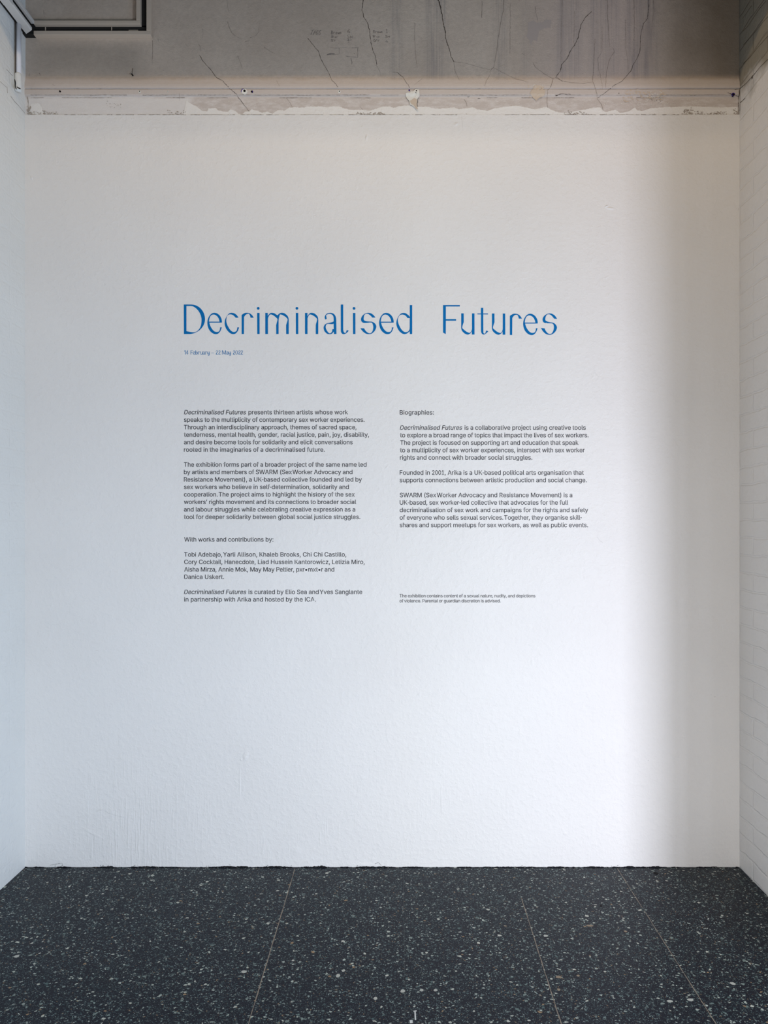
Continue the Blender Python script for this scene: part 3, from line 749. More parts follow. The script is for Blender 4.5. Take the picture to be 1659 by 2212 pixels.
nl = empty('nail', (WX(286.5), FY, WZ(163)))
tag(nl, 'small dark nail with a thin wire stuck in the grey upper wall', 'nail')
b = MB(); b.tube([(WX(286.4), FY + .002, WZ(162)), (WX(286.3), FY - .012, WZ(162.5))], .0028, 10); b.build('nail_shank', [M_hole], nl, smooth=True)
b = MB(); b.tube([(WX(286.8), FY - .003, WZ(147)), (WX(286.6), FY - .004, WZ(154)), (WX(286.4), FY - .010, WZ(161))], .0009, 8); b.build('wire', [M_brown], nl, smooth=True)

def plug(px, py, r, label, rim=None, big=False, violet=False):
    z = WZ(py); y = wall_y(z); o = empty('wall_plug', (WX(px), y, z))
    tag(o, label, 'wall plug', 'wall plugs along the moulded band')
    random.seed(int(px))
    def disc(rad, lift, dx=0, dz=0, n=14, jit=.15, ang=(0, 2 * math.pi)):
        return [(WX(px) + dx + rad * random.uniform(1 - jit, 1 + jit) * math.cos(ang[0] + (ang[1] - ang[0]) * k / n), y - lift, z + dz + rad * random.uniform(1 - jit, 1 + jit) * math.sin(ang[0] + (ang[1] - ang[0]) * k / n)) for k in range(n)]
    if rim:
        b = MB(); p = disc(r * S, .002); q = [(v[0], y + .004, v[2]) for v in p]
        b.add(p + q, [tuple(range(14))] + [(i, (i + 1) % 14, 14 + (i + 1) % 14, 14 + i) for i in range(14)]); b.build('plug_rim', [rim], o)
    hr = (r * .42 if rim else r) * S
    b = MB(); p = disc(hr, .0028, dx=.2 * hr, dz=.5 * hr if rim else 0); q = [(v[0], y + .004, v[2]) for v in p]
    b.add(p + q, [tuple(range(14))] + [(i, (i + 1) % 14, 14 + (i + 1) % 14, 14 + i) for i in range(14)]); b.build('hole', [M_hole], o)
    if violet:
        b = MB(); pts = [(WX(px) + r * S * 1.05 * math.cos(a), y - .002, z + r * S * .95 * math.sin(a)) for a in [math.pi * t for t in violet]]
        b.tube(pts, .0013, 8); b.build('violet_edge', [M_violet], o, smooth=True)
plug(130.5, 199, 1.9, 'dark empty wall plug nearest the left wall on the moulded band')
plug(302.5, 199.5, 2.7, 'ragged grey wall plug on the moulded band, below the riser of the cable channel', M_filler)
plug(363, 199, 1.6, 'small pale filled plug hole right of the ragged grey plug', M_filler)
plug(528.5, 199.5, 6.2, 'largest wall plug, white with a violet rim and dark hole', M_plug, violet=[1.05, .95, .85, .72, .6])
plug(544.5, 199.5, 2.2, 'small dark hole directly right of the white violet-rimmed plug', violet=[.3, 0, -.3])
plug(733, 199.5, 2.8, 'dark wall plug with white crumbs left of the broken filler patch', M_plug)
plug(899, 200, 3.2, 'hollow dark plug hole in the broken white filler patch')
plug(884, 196.5, 1.6, 'violet scrap of plug at the left of the broken white filler patch', M_violet)
plug(1583, 205.3, 3.2, 'dark blue wall plug in the brown right-hand corner', M_hole, violet=[0, .25, .5, .75, 1.0, 1.25, 1.5])

# ------------------------------------------------------------------ pencil notes on the upper wall
STK = {'T': [[(0,0),(10,-1)],[(4,0),(2,12)]], 'A': [[(0,12),(4,0),(8,12)],[(2,7),(7,7)]], 'G': [[(8,2),(4,0),(0,6),(3,12),(8,10),(8,7),(5,7)]], 'S': [[(8,1),(3,0),(1,4),(6,7),(6,11),(0,12)]],
 'B': [[(1,0),(0,12),(6,11),(7,8),(2,6),(6,4),(6,1),(1,0)]], 'r': [[(1,5),(1,12)],[(1,8),(4,5),(6,6)]], 'o': [[(4,5),(1,7),(2,12),(6,11),(6,6),(4,5)]], 'w': [[(0,5),(2,12),(4,7),(6,12),(8,5)]],
 'n': [[(0,5),(0,12)],[(0,7),(4,5),(5,12)]], 'l': [[(1,0),(0,12)]], 'u': [[(0,5),(0,11),(4,12),(5,5)],[(5,5),(6,12)]], 'e': [[(0,9),(6,8),(4,5),(1,7),(1,11),(6,12)]], '/': [[(5,0),(0,13)]],
 'Y': [[(0,2),(4,7)],[(8,2),(2,13)]], '6': [[(6,0),(1,6),(1,11),(6,12),(7,8),(2,7)]], '5': [[(8,0),(2,0),(1,5),(6,6),(6,11),(0,12)]], 'N': [[(0,12),(1,3),(7,12),(8,3)]], '1': [[(2,2),(4,0),(4,12)],[(1,12),(7,12)]],
 '2': [[(0,3),(4,0),(6,4),(0,12),(7,12)]], '4': [[(4,0),(0,8),(8,8)],[(5,5),(5,13)]], ' ': []}
def note(mb, text, x0, y0, x1, h, w=.8, slant=0.0):
    n = len(text); step = (x1 - x0) / n
    for i, ch in enumerate(text):
        for st in STK[ch]:
            pts = [(x0 + i * step + px / 10 * step + slant * (12 - py) / 12 * h + random.uniform(-.15, .15), y0 + py / 12 * h + random.uniform(-.2, .2)) for px, py in st]
            ribbon(mb, pts, w, w * .8, 0, jag=.1, sub0=2, lift=.0010)
def cp(l): return [(660 + x / 8.295, 50 + y / 8.295) for x, y in l]
random.seed(5)
def notes(loc, label, rows):
    o = empty('pencil_note', (WX(loc[0]), FY, WZ(loc[1]))); tag(o, label, 'pencil note', 'pencil notes on the upper wall')
    for row in rows:
        sym = MB()
        for r in row:
            if isinstance(r[0], str):
                b = MB(); note(b, *r); b.build('handwritten_word', [M_pencil], o)
            else: ribbon(sym, cp(r[0]), r[1], r[1] * .8, 0, lift=.001)
        if sym.v: sym.build('earth_symbol', [M_pencil], o)
notes((670, 90), 'faint pencil wiring list with a slanted heading, left of the long crack',
      [[('TAGS', 670.5, 64.5, 693, 10, .8, .25)], [('Brown', 715, 65, 738.5, 8, .8, .15), ('6', 750, 62.5, 758, 8, .9)], [('Blue', 716, 75.5, 730, 5, .7), ('5N', 750, 74.5, 763, 7, .8)],
       [('G/Y', 715, 84, 725, 4.5, .7), ([(740,300),(830,292)], .8), ([(765,270),(770,318)], .9), ([(755,335),(790,333)], .8)]])
notes((806, 90), 'faint pencil wiring list without a heading, right of the long crack',
      [[('Brown', 806, 64.5, 828, 6, .7, .1), ('1', 833, 62.5, 840, 8, .9)], [('Blue', 806, 75.5, 821, 4.5, .7), ('2N', 832.5, 75, 843, 5, .8)], [('G/Y', 806.5, 84, 820, 5, .7), ('4', 833, 85.5, 840, 6, .8)]])
b = MB()
for pts, w in (([(520,438),(605,436),(600,460),(604,545)], .9), ([(390,555),(440,538),(520,540)], 1.3), ([(390,562),(470,552),(530,556),(600,548)], .8), ([(410,545),(500,548)], 1.2),
               ([(828,436),(950,432)], .9), ([(935,440),(936,608)], .8), ([(720,582),(800,595),(935,605)], .7), ([(815,615),(822,660),(832,690),(828,730)], .9), ([(440,432),(520,430)], .4), ([(620,432),(820,434)], .35)):
    ribbon(b, cp(pts), w, w * .8, 0, jag=.12, sub0=3, lift=.001)
b.box(WX(764.4), WX(765.6), FY - .0012, FY - .0004, WZ(115.4), WZ(114.2))
o = b.build('pencil_sketch', [M_pencil]); tag(o, 'pencil sketch of two open brackets below the wiring lists', 'pencil sketch')

# ------------------------------------------------------------------ title lettering
def spline(pts, seg=6):
    """closed outline; a third value marks a corner"""
    n = len(pts); out = []
    P = [(p[0], p[1]) for p in pts]; C = [len(p) > 2 for p in pts]
    for i in range(n):
        j = (i + 1) % n
        p1, p2 = P[i], P[j]
        if C[i] and C[j]: out.append(p1); continue
        t1 = ((P[j][0] - P[i-1][0]) / 2, (P[j][1] - P[i-1][1]) / 2) if not C[i] else None
        k = (j + 1) % n
        t2 = ((P[k][0] - P[i][0]) / 2, (P[k][1] - P[i][1]) / 2) if not C[j] else None
        d = (p2[0] - p1[0], p2[1] - p1[1]); dl = math.hypot(*d) or 1
        def lim(t):
            l = math.hypot(*t) or 1; return (t[0] * min(1, dl * 1.05 / l), t[1] * min(1, dl * 1.05 / l))
        if t1: t1 = lim(t1)
        if t2: t2 = lim(t2)
        if t1 is None: t1 = (1.5 * d[0] - .5 * t2[0], 1.5 * d[1] - .5 * t2[1])
        if t2 is None: t2 = (1.5 * d[0] - .5 * t1[0], 1.5 * d[1] - .5 * t1[1])
        for s_ in range(seg):
            t = s_ / seg; a, b_, c, e = 2*t**3 - 3*t*t + 1, t**3 - 2*t*t + t, -2*t**3 + 3*t*t, t**3 - t*t
            out.append((a*p1[0] + b_*t1[0] + c*p2[0] + e*t2[0], a*p1[1] + b_*t1[1] + c*p2[1] + e*t2[1]))
    return out
def P(s):                                                 # "x,y" smooth point, "x,y*" corner
    r = []
    for tok in s.split():
        a = tok.rstrip('*').split(',')
        r.append((float(a[0]), float(a[1]), 1) if tok.endswith('*') else (float(a[0]), float(a[1])))
    return r
def circ(cx, cy, r, n=28): return [(cx + r * math.cos(2*math.pi*k/n), cy + r * math.sin(2*math.pi*k/n), 1) for k in range(n)]
# outlines in sixteenths of a picture pixel; origin of each: x of the crop it was drawn in, y = 650 px
TG = {
'D': (390, [P("118,130* 385,131* 530,155 660,220 770,330 845,470 878,640 858,790 790,930 680,1050 540,1135 430,1172 330,1188* 124,1188*"),
            P("212,182* 370,182* 460,203 560,270 650,370 715,490 750,620 752,740 735,870 690,980 610,1075 520,1120 430,1127 330,1110 212,1085*")]),
'e': (390, [P("1483,778* 1483,720 1460,620 1400,520 1310,450 1210,428 1110,460 1030,550 980,660 962,790 980,920 1030,1040 1110,1130 1190,1178 1270,1192 1340,1175 1410,1110 1455,1020 1477,948* 1420,948* 1410,1030 1375,1095 1300,1115 1220,1095 1140,1020 1080,920 1045,830 1032,780*"),
            P("1022,745* 1028,670 1060,570 1110,510 1175,488 1250,505 1320,560 1370,640 1400,745*")]),
'c': (480, [P("585,600* 540,530 460,460 340,427 240,460 160,560 105,680 90,800 105,900 150,1010 230,1110 310,1170 400,1192 470,1175 540,1110 585,1020 603,948* 545,948* 535,1020 505,1085 440,1115 370,1105 290,1040 230,950 180,850 150,740 152,640 175,550 230,495 300,482 370,502 430,545 485,605*")]),
'r': (480, [P("697,505* 770,455 830,430 890,427 970,440 1050,490 1100,550 1132,603* 1018,603* 1005,550 985,500 955,468 920,465 860,485 815,530 783,580* 780,1188* 697,1188*")]),
'i': (480, [P("1252,430* 1338,430* 1340,1188* 1255,1188*"), circ(1290, 267, 49)]),
'm': (560, [P("218,430* 308,430* 306,545* 345,490 400,440 465,427 550,450 620,495 655,520* 710,465 770,432 830,427 910,450 1000,520 1045,600 1058,690* 1058,1188* 967,1188* 965,870* 985,800 1010,720 1018,670 1000,630 940,570 850,515 780,488 740,490* 715,580 697,680 695,760* 695,1188* 610,1188* 608,870* 630,780 655,690 655,650 610,600 530,535 450,492 390,489 350,540 318,610 312,690* 314,1188* 218,1188*")]),
'n': (650, [P("148,430* 235,430* 235,560* 275,490 330,440 390,427 480,450 565,515 610,590 625,690* 622,1188* 533,1188* 533,880* 550,800 575,720 582,660 560,620 500,565 420,515 350,488 310,492 270,545 240,620* 238,1188* 148,1188*")]),
'a': (650, [P("872,668* 853,600 870,530 920,465 1000,435 1080,430 1160,455 1220,510 1255,590 1268,690* 1275,1188* 1185,1188* 1185,1095* 1150,1140 1100,1180 1030,1193 950,1180 880,1130 835,1060 815,970 830,900 880,835 960,800 1060,780 1140,755 1175,735* 1172,600 1150,530 1105,485 1040,468 970,475 910,510 915,580 930,642*"),
            P("1175,815* 1130,832 1050,828 980,822 925,840 895,890 892,960 920,1040 965,1110 1010,1155 1050,1160 1090,1140 1120,1090 1130,1015* 1178,1015*")]),
'l': (730, [P("102,132* 190,132* 190,1030* 205,1100 240,1145 275,1147 295,1105 318,1045* 388,1068* 340,1125 275,1175 215,1192 160,1180 120,1135 105,1060*")]),
's': (730, [P("1345,598* 1290,525 1220,465 1130,432 1040,432 940,475 860,560 828,660 850,740 900,780 960,790 1060,785 1140,775 1195,778 1230,800 1255,860 1268,940 1255,1040 1225,1110 1185,1150 1130,1160 1070,1140 1010,1090 970,1040 940,982* 805,982* 870,1070 940,1135 1020,1180 1100,1192 1190,1180 1280,1120 1345,1030 1375,925 1350,840 1290,780 1220,748 1140,742 1050,735 970,715 930,680 925,610 940,530 980,475 1040,462 1100,478 1170,530 1235,598*")]),
'd': (810, [P("1250,575* 1190,505 1100,445 1010,432 920,465 840,560 785,680 765,800 785,920 840,1040 920,1130 1000,1180 1070,1193 1140,1170 1200,1130 1250,1085* 1250,1190* 1335,1190* 1335,150* 1248,150*"),
            P("1246,615* 1165,615* 1110,545 1050,505 970,490 895,515 840,590 820,680 835,790 880,900 940,1010 1010,1085 1080,1120 1150,1115 1200,1085 1235,1030 1246,960*")]),
'F': (950, [P("118,150* 718,150* 718,200* 218,200* 218,655* 585,655* 585,710* 218,710* 215,1193* 118,1135*")]),
'u': (950, [P("768,448* 857,448* 860,760* 835,830 812,910 810,975 850,1020 930,1085 1010,1130 1075,1145 1115,1110 1145,1050 1155,980* 1155,450* 1242,450* 1245,1207* 1152,1207* 1148,1085* 1110,1150 1060,1190 1000,1208 920,1185 835,1120 785,1050 768,970*")]),
't': (1030, [P("148,250* 232,250* 232,452* 398,452* 398,482* 232,482* 235,1140* 265,1170 295,1168 315,1130 338,1062* 412,1090* 350,1150 290,1195 240,1208 190,1185 160,1130 150,1050* 150,482* 22,482* 22,452* 148,452*")]),
}
K = 1 / 16.59
def tglyph(ch): return [spline(c) for c in TG[ch][1]]
def tleft(ch): return min(p[0] for c in TG[ch][1] for p in c)
def tbox(ch):
    q = [p for c in TG[ch][1] for p in c]; return min(p[0] for p in q), max(p[0] for p in q)
# letter, left edge in px, dy px, rotation
TITLE = [('D', 397.1, 0), ('e', 448.0, 0), ('c', 485.4, 0), ('r', 522.0, 0), ('i', 554.9, 0), ('m', 573.1, 0), ('i', 638.4, 0), ('n', 658.9, 0), ('a', 699.1, 0), ('l', 736.1, 0), ('i', 761.8, .1),
         ('s', 778.5, 0), ('e', 819.0, .1), ('d', 856.1, 0), ('F', 957.1, 0), ('u', 996.3, 0), ('t', 1031.3, 0), ('u', 1062.7, .3), ('r', 1101.4, 2.0), ('e', 1130.1, 2.0), ('s', 1168.0, 1.3)]
title = empty('title_lettering', (WX(397), 0, WZ(722)))
tag(title, 'large blue exhibition title lettering spread across the white wall', 'title lettering')
for i, (ch, lx, dy) in enumerate(TITLE):
    x0 = tleft(ch); cs = tglyph(ch); last_s = ch == 's' and i == len(TITLE) - 1
    out = []
    for c in cs:
        q = []
        for x, y in c:
            if last_s:
                a = math.radians(6.5); cx, cy = 1090, 812; x, y = cx + (x - cx) * math.cos(a) - (y - cy) * math.sin(a) + 25, cy + (x - cx) * math.sin(a) + (y - cy) * math.cos(a)
            q.append((WX(lx + (x - x0) * K), WZ(650 + dy + y * K)))
        out.append(q)
    shape_obj('letter', [solid(out)], M_blue, title, .0004, -.0006)

# date line in the same display face, small
DATE = {
'1': [P("0,38* 52,0* 92,0* 92,200* 62,200* 62,30* 20,58*")], '4': [P("84,0* 112,0* 112,130* 150,130* 150,147* 112,147* 112,200* 84,200* 84,147* 0,147* 0,130*"), P("84,36* 84,130* 20,130*")],
'2': [P("0,62* 15,20 50,0 90,12 105,50 90,95 55,135 34,182* 115,182* 115,200* 4,200* 12,150 44,105 74,75 80,42 54,18 26,33 18,68*")],
'0': [P("60,0 100,30 120,100 100,170 60,200 20,170 0,100 20,30"), P("58,15 28,50 21,100 32,155 60,185 88,150 94,100 86,45")],
'M': [P("0,0* 34,0* 98,150* 158,0* 185,0* 185,200* 163,200* 163,45* 105,192* 88,192* 20,40* 20,200* 0,200*")],
'b': [P("0,0* 26,0* 26,92* 58,68 90,78 108,120 100,165 70,198 40,192 26,180* 26,200* 0,200*"), P("26,108* 26,165* 55,183 78,152 80,115 60,88")],
'y': [P("0,60* 26,60* 26,140 42,168 62,168 78,140* 78,60* 104,60* 104,210 90,248 55,262 20,250* 30,234* 55,243 76,222 78,180* 48,194 12,180 0,145*")],
'-': [P("0,120* 120,120* 120,134* 0,134*")]}
dt = []
def put(ch, x0, x1, base=765.8, cap=8.9):
    if ch in TG:
        cs = bolder(tglyph(ch), 13.0); a, bx = tbox(ch); sc = cap / 1058.0
        dt.append(solid([[(WX(x0 + (x - a) * (x1 - x0) / (bx - a)), WZ(base + (y - (1205 if ch == 'u' else 1190)) * sc)) for x, y in c] for c in cs]))
    else:
        cs = [spline(c, 4) for c in DATE[ch]]; q = [p for c in cs for p in c]; a = min(p[0] for p in q); bx = max(p[0] for p in q)
        dt.append(solid([[(WX(x0 + (x - a) * (x1 - x0) / (bx - a)), WZ(base + (y - 200) * cap / 200)) for x, y in c] for c in cs]))
for ch, a, bx, o_ in (('1',155,228,390),('4',245,355,390),('F',452,560,390),('e',560,655,390),('b',668,772,390),('r',790,870,390),('u',888,985,390),('a',1000,1085,390),('r',1112,1185,390),('y',1200,1300,390),('-',1375,1495,390),
                   ('2',235,330,455),('2',350,445,455),('M',515,685,455),('a',700,790,455),('y',810,912,455),('2',1005,1100,455),('0',1105,1225,455),('2',1245,1340,455),('2',1350,1450,455)):
    put(ch, o_ + a / 20.74, o_ + bx / 20.74)
tag(shape_obj('date_lettering', dt, M_date), 'small blue exhibition date line below the title, left end', 'date lettering')

# ------------------------------------------------------------------ body text: one thing per paragraph, one part per line
GL = {
'(': (273, "89,207 92,264 101,324 114,384 132,441 153,494 177,539 236,539 191,428 161,313 154,258 151,207 160,115 188,16 236,-96 177,-96 139,-21 111,55 95,131"),
')': (273, "37,-96 86,18 113,116 122,207 119,258 112,313 82,428 37,539 97,539 121,494 142,441 159,384 173,323 181,264 184,207 178,130 161,53 134,-22 97,-96"),
',': (188, "38,-119 68,71 137,71 84,-119"),
'-': (453, "337,244 337,188 114,188 114,244"),
'.': (188, "95,-4 78,-1 63,9 53,24 50,41 53,59 63,73 78,83 95,87 113,83 128,73 138,59 141,41 138,24 128,9 113,-1"),
'0': (453, "227,-7 174,1 130,24 95,62 69,113 53,178 48,254 53,330 69,395 95,447 130,484 174,508 227,516 279,508 323,484 358,447 384,395 400,330 405,254 400,178 384,113 359,62 323,24 279,1|227,50 261,56 290,74 313,103 330,144 340,194 344,254 340,314 330,365 313,405 290,435 261,453 227,460 192,453 163,435 140,405 123,365 113,314 109,254 113,194 123,144 140,103 163,74 192,56"),
'1': (453, "76,0 76,55 391,55 391,0|276,509 276,0 212,0 212,448 209,448 86,358 86,427 198,509"),
'2': (453, "64,0 64,47 234,229 282,282 311,327 318,348 320,371 317,397 308,419 293,436 273,449 250,457 224,460 196,457 172,447 153,433 139,413 130,390 127,362 66,362 71,405 86,442 111,473 143,496 182,511 225,516 268,511 306,497 337,474 361,445 376,411 381,372 378,345 371,318 357,290 336,259 267,180 153,60 153,57 389,57 389,0"),
':': (188, "95,-4 78,-1 63,9 53,24 50,41 53,59 63,73 78,83 95,87 113,83 128,73 138,59 141,41 138,24 128,9 113,-1|95,271 78,274 63,284 53,299 50,316 53,334 63,349 78,359 95,362 113,359 128,349 138,334 141,316 138,299 128,284 113,274"),
'A': (479, "16,0 201,509 276,509 463,0 395,0 287,302 264,372 232,478 245,478 213,371 191,302 85,0|110,142 110,199 370,199 370,142"),
'B': (456, "60,0 60,509 241,509 289,504 329,491 359,469 381,442 394,410 398,374 395,344 387,320 373,301 356,286 315,267 315,262 339,257 363,245 385,227 402,203 414,173 418,136 413,100 400,67 377,39 344,18 301,4 247,0|125,57 245,57 296,63 330,80 349,105 355,137 352,161 342,184 327,203 306,218 279,228 248,231 125,231|125,285 238,285 265,288 288,296 308,309 323,326 333,348 336,372 330,403 313,429 283,446 240,452 125,452"),
'C': (510, "267,-7 205,1 150,25 104,63 70,115 48,179 40,254 48,329 70,393 104,445 150,484 205,508 267,516 305,513 340,504 373,490 402,471 427,447 448,418 463,385 473,348 408,348 401,373 389,395 357,428 315,449 267,456 223,450 184,432 150,403 125,364 109,314 103,254 109,194 125,145 151,105 184,76 223,59 267,53 315,60 357,81 389,114 408,160 473,160 463,124 448,91 428,62 402,38 373,19 341,5 305,-4"),
'D': (502, "219,0 96,0 96,57 215,57 272,63 318,81 354,110 379,149 394,198 399,255 394,312 379,361 354,399 320,428 275,446 221,452 93,452 93,509 225,509 294,501 353,478 399,441 433,391 455,329 462,255 455,181 433,119 398,68 351,31 291,8|125,509 125,0 60,0 60,509"),
'E': (418, "60,0 60,509 372,509 372,452 125,452 125,286 355,286 355,229 125,229 125,57 375,57 375,0"),
'F': (410, "60,0 60,509 369,509 369,452 125,452 125,278 346,278 346,221 125,221 125,0"),
'H': (517, "60,0 60,509 125,509 125,289 392,289 392,509 457,509 457,0 392,0 392,232 125,232 125,0"),
'I': (185, "62,0 62,509 124,509 124,0"),
'K': (467, "104,145 104,216 139,261 174,303 212,344 364,509 448,509 231,276 228,276|60,0 60,509 125,509 125,334 124,225 125,193 125,0|372,0 188,259 228,309 449,0"),
'L': (393, "60,0 60,509 125,509 125,57 361,57 361,0"),
'M': (628, "60,0 60,509 152,509 277,187 287,159 299,123 311,84 322,49 307,49 318,83 330,121 342,158 352,187 476,509 568,509 568,0 504,0 504,291 504,327 505,369 506,413 507,457 513,457 498,409 482,363 467,322 456,291 342,0 286,0 170,291 159,321 145,361 129,408 112,457 119,457 120,416 121,372 122,328 122,291 122,0"),
'P': (444, "60,0 60,509 235,509 289,503 332,487 366,462 390,430 404,391 409,348 404,304 390,265 366,233 332,207 289,191 235,186 109,186 109,242 233,242 269,246 297,256 318,272 333,294 342,319 344,348 342,376 333,402 318,423 297,439 268,449 232,452 125,452 125,0"),
'R': (449, "60,0 60,509 236,509 290,504 333,489 367,465 390,433 405,395 409,352 405,309 390,271 367,240 333,217 289,203 236,198 96,198 96,255 234,255 269,258 298,267 319,281 334,300 342,324 345,352 342,380 334,405 319,425 298,440 269,449 233,452 125,452 125,0|353,0 230,229 303,229 428,0"),
'S': (446, "224,-9 172,-4 128,9 91,31 64,60 46,96 38,137 104,137 110,110 123,88 142,71 166,59 194,52 224,49 257,52 286,60 311,74 329,92 341,114 346,139 342,161 332,179 316,193 296,205 245,222 184,239 128,260 86,289 60,326 52,372 58,413 75,448 102,476 138,498 180,511 227,516 275,511 316,498 351,476 377,449 394,415 401,378 337,378 326,412 302,437 267,453 225,459 194,456 167,448 145,435 129,418 118,398 115,376 119,352 131,334 148,319 169,308 212,293 264,279 312,264 359,238 379,220 395,198 405,171 408,139 403,99 386,64 360,34 323,11 278,-4"),
'T': (448, "32,452 32,509 417,509 417,452 257,452 257,0 193,0 193,452"),
'U': (517, "259,-8 203,-2 154,15 114,43 85,80 66,124 60,173 60,509 124,509 124,178 128,144 141,113 160,87 187,68 220,56 259,52 298,56 331,68 357,87 377,113 389,144 393,178 393,509 457,509 457,173 451,124 433,80 403,43 363,15 315,-2"),
'W': (686, "155,0 16,509 82,509 163,196 175,145 187,94 197,40 189,40 200,94 211,145 224,196 306,509 380,509 462,196 474,145 486,94 497,40 488,40 499,94 510,145 523,196 603,509 670,509 530,0 455,0 368,323 351,391 336,475 350,475 335,395 318,323 230,0"),
'Y': (472, "203,0 203,208 16,509 91,509 192,344 222,292 250,230 224,230 251,293 280,344 381,509 455,509 268,208 268,0"),
'a': (389, "160,-9 126,-5 94,5 68,22 48,45 35,73 30,108 34,138 43,161 58,179 78,193 125,211 178,220 234,227 265,235 273,243 276,255 276,257 273,279 267,297 256,311 240,322 220,329 196,331 171,329 149,322 118,301 100,274 41,291 57,322 79,346 104,364 133,375 163,382 194,384 239,379 286,360 306,343 322,320 333,290 337,251 337,0 277,0 277,52 272,52 252,25 215,1 190,-6|170,45 202,49 228,59 248,74 263,93 272,115 276,138 276,190 259,182 231,176 200,171 175,168 134,159 117,150 103,139 95,124 92,105 94,87 102,72 114,61 130,52"),
'b': (424, "229,-8 198,-5 172,4 138,31 118,59 112,59 112,0 53,0 53,509 114,509 114,319 118,319 137,346 171,373 197,381 229,384 274,378 313,361 345,332 370,293 385,245 390,189 385,133 370,84 346,45 313,16 274,-2|220,47 253,51 279,66 301,88 316,117 325,151 328,189 325,227 316,261 301,290 280,311 253,325 220,330 188,325 161,312 140,291 125,263 116,229 113,189 116,150 125,115 140,86 162,65 188,51"),
'c': (396, "207,-8 159,-2 117,16 82,46 56,85 40,133 34,187 40,243 56,291 82,330 117,360 159,378 207,384 260,377 305,356 340,322 362,277 303,262 290,289 270,311 242,325 207,330 173,325 145,310 124,287 108,258 99,224 96,187 99,151 108,117 124,89 145,66 173,51 207,46 243,52 271,66 292,89 304,117 363,102 354,78 341,56 306,21 261,-1"),
'd': (424, "195,-8 151,-2 111,16 79,45 55,84 39,133 34,189 39,245 55,293 79,332 112,361 151,378 196,384 228,381 253,373 287,346 306,319 311,319 311,509 372,509 372,0 313,0 313,59 307,59 287,31 252,4 227,-5|205,47 236,51 263,65 284,86 299,115 309,150 312,189 309,229 300,263 284,291 263,312 237,325 205,330 172,325 145,311 124,290 108,261 99,227 96,189 99,151 109,117 124,88 145,66 172,51"),
'e': (404, "212,-8 161,-2 117,16 82,46 56,85 40,132 34,187 39,242 55,290 81,329 115,359 157,378 205,384 236,382 266,374 294,361 319,341 341,315 357,282 368,242 371,194 371,169 75,169 75,221 338,221 310,202 307,237 298,269 283,294 263,314 237,326 205,330 173,326 146,313 125,294 109,270 99,241 96,211 96,178 100,139 110,106 128,80 151,61 179,50 212,46 254,53 285,73 306,105 365,91 353,63 335,39 311,19 283,4 249,-5"),
'f': (253, "228,379 228,327 6,327 6,379|81,0 81,432 84,461 96,486 113,505 135,519 161,527 187,530 222,527 243,521 227,468 215,472 195,474 171,470 154,460 145,443 142,419 142,0"),
'g': (425, "207,-151 168,-148 134,-140 105,-127 82,-110 64,-91 51,-69 101,-41 122,-66 154,-88 178,-95 207,-97 249,-92 282,-75 304,-47 311,-6 311,68 306,68 287,41 252,16 227,8 195,5 152,10 113,27 80,53 55,90 39,136 34,191 39,246 55,293 80,332 112,361 152,378 196,384 228,382 253,373 288,346 308,319 313,319 313,379 372,379 372,-9 367,-54 350,-90 324,-117 291,-136 251,-147|205,59 237,63 264,75 285,95 300,121 309,154 312,193 309,231 300,264 285,291 264,312 237,325 205,330 172,325 145,312 124,290 109,262 99,229 96,193 99,155 109,123 124,96 145,76 172,63"),
'h': (410, "114,227 114,0 53,0 53,509 114,509 114,287 102,287 124,332 152,362 187,379 227,384 264,380 295,369 321,349 341,321 353,285 357,240 357,0 296,0 296,235 290,275 273,304 246,323 210,329 184,326 161,317 141,303 126,283 117,257"),
'i': (166, "53,0 53,379 114,379 114,0|84,443 67,446 54,455 44,468 41,483 44,499 54,512 67,521 84,524 100,521 114,512 123,499 126,483 123,468 114,455 100,446"),
'j': (166, "53,379 114,379 114,-30 111,-63 102,-90 86,-113 65,-129 37,-139 4,-143 -10,-143 -10,-87 2,-87 25,-83 40,-72 50,-54 53,-29|83,443 67,446 53,455 44,468 41,483 44,499 53,512 67,521 83,524 100,521 114,512 123,499 126,483 123,468 114,455 100,446"),
'k': (380, "110,137 110,212 121,212 284,379 360,379 184,199 177,199|53,0 53,509 114,509 114,0|294,0 148,186 191,229 372,0"),
'l': (189, "139,-2 101,3 74,20 58,47 53,84 53,509 114,509 114,99 115,77 120,62 130,54 146,52 160,53 170,54 181,3 162,-1"),
'm': (610, "53,0 53,379 112,379 112,295 108,295 118,323 132,346 151,363 172,376 195,384 219,386 257,380 287,361 309,331 321,295 312,295 322,321 337,343 357,361 381,375 407,383 437,386 468,383 497,372 522,354 541,328 553,296 557,255 557,0 496,0 496,254 490,289 473,313 447,326 419,330 395,328 374,320 358,307 345,290 338,270 335,247 335,0 274,0 274,260 269,288 253,311 229,326 199,330 178,328 158,320 140,307 126,289 117,266 114,238 114,0"),
'n': (410, "114,227 114,0 53,0 53,379 112,379 112,287 102,287 124,332 152,362 187,379 227,384 264,380 295,369 321,349 341,321 353,285 357,240 357,0 296,0 296,235 290,275 273,304 246,323 210,329 184,326 161,317 141,303 126,283 117,257"),
'o': (415, "207,-8 159,-2 117,16 82,46 56,85 40,133 34,187 40,243 56,291 82,330 117,360 159,378 207,384 256,378 299,360 333,330 359,291 376,243 381,187 376,133 359,85 333,46 299,16 256,-2|207,46 242,51 270,66 292,89 307,117 316,151 319,187 316,224 307,258 292,287 270,310 242,325 207,330 173,325 145,310 124,287 108,258 99,224 96,187 99,151 108,117 124,89 145,66 173,51"),
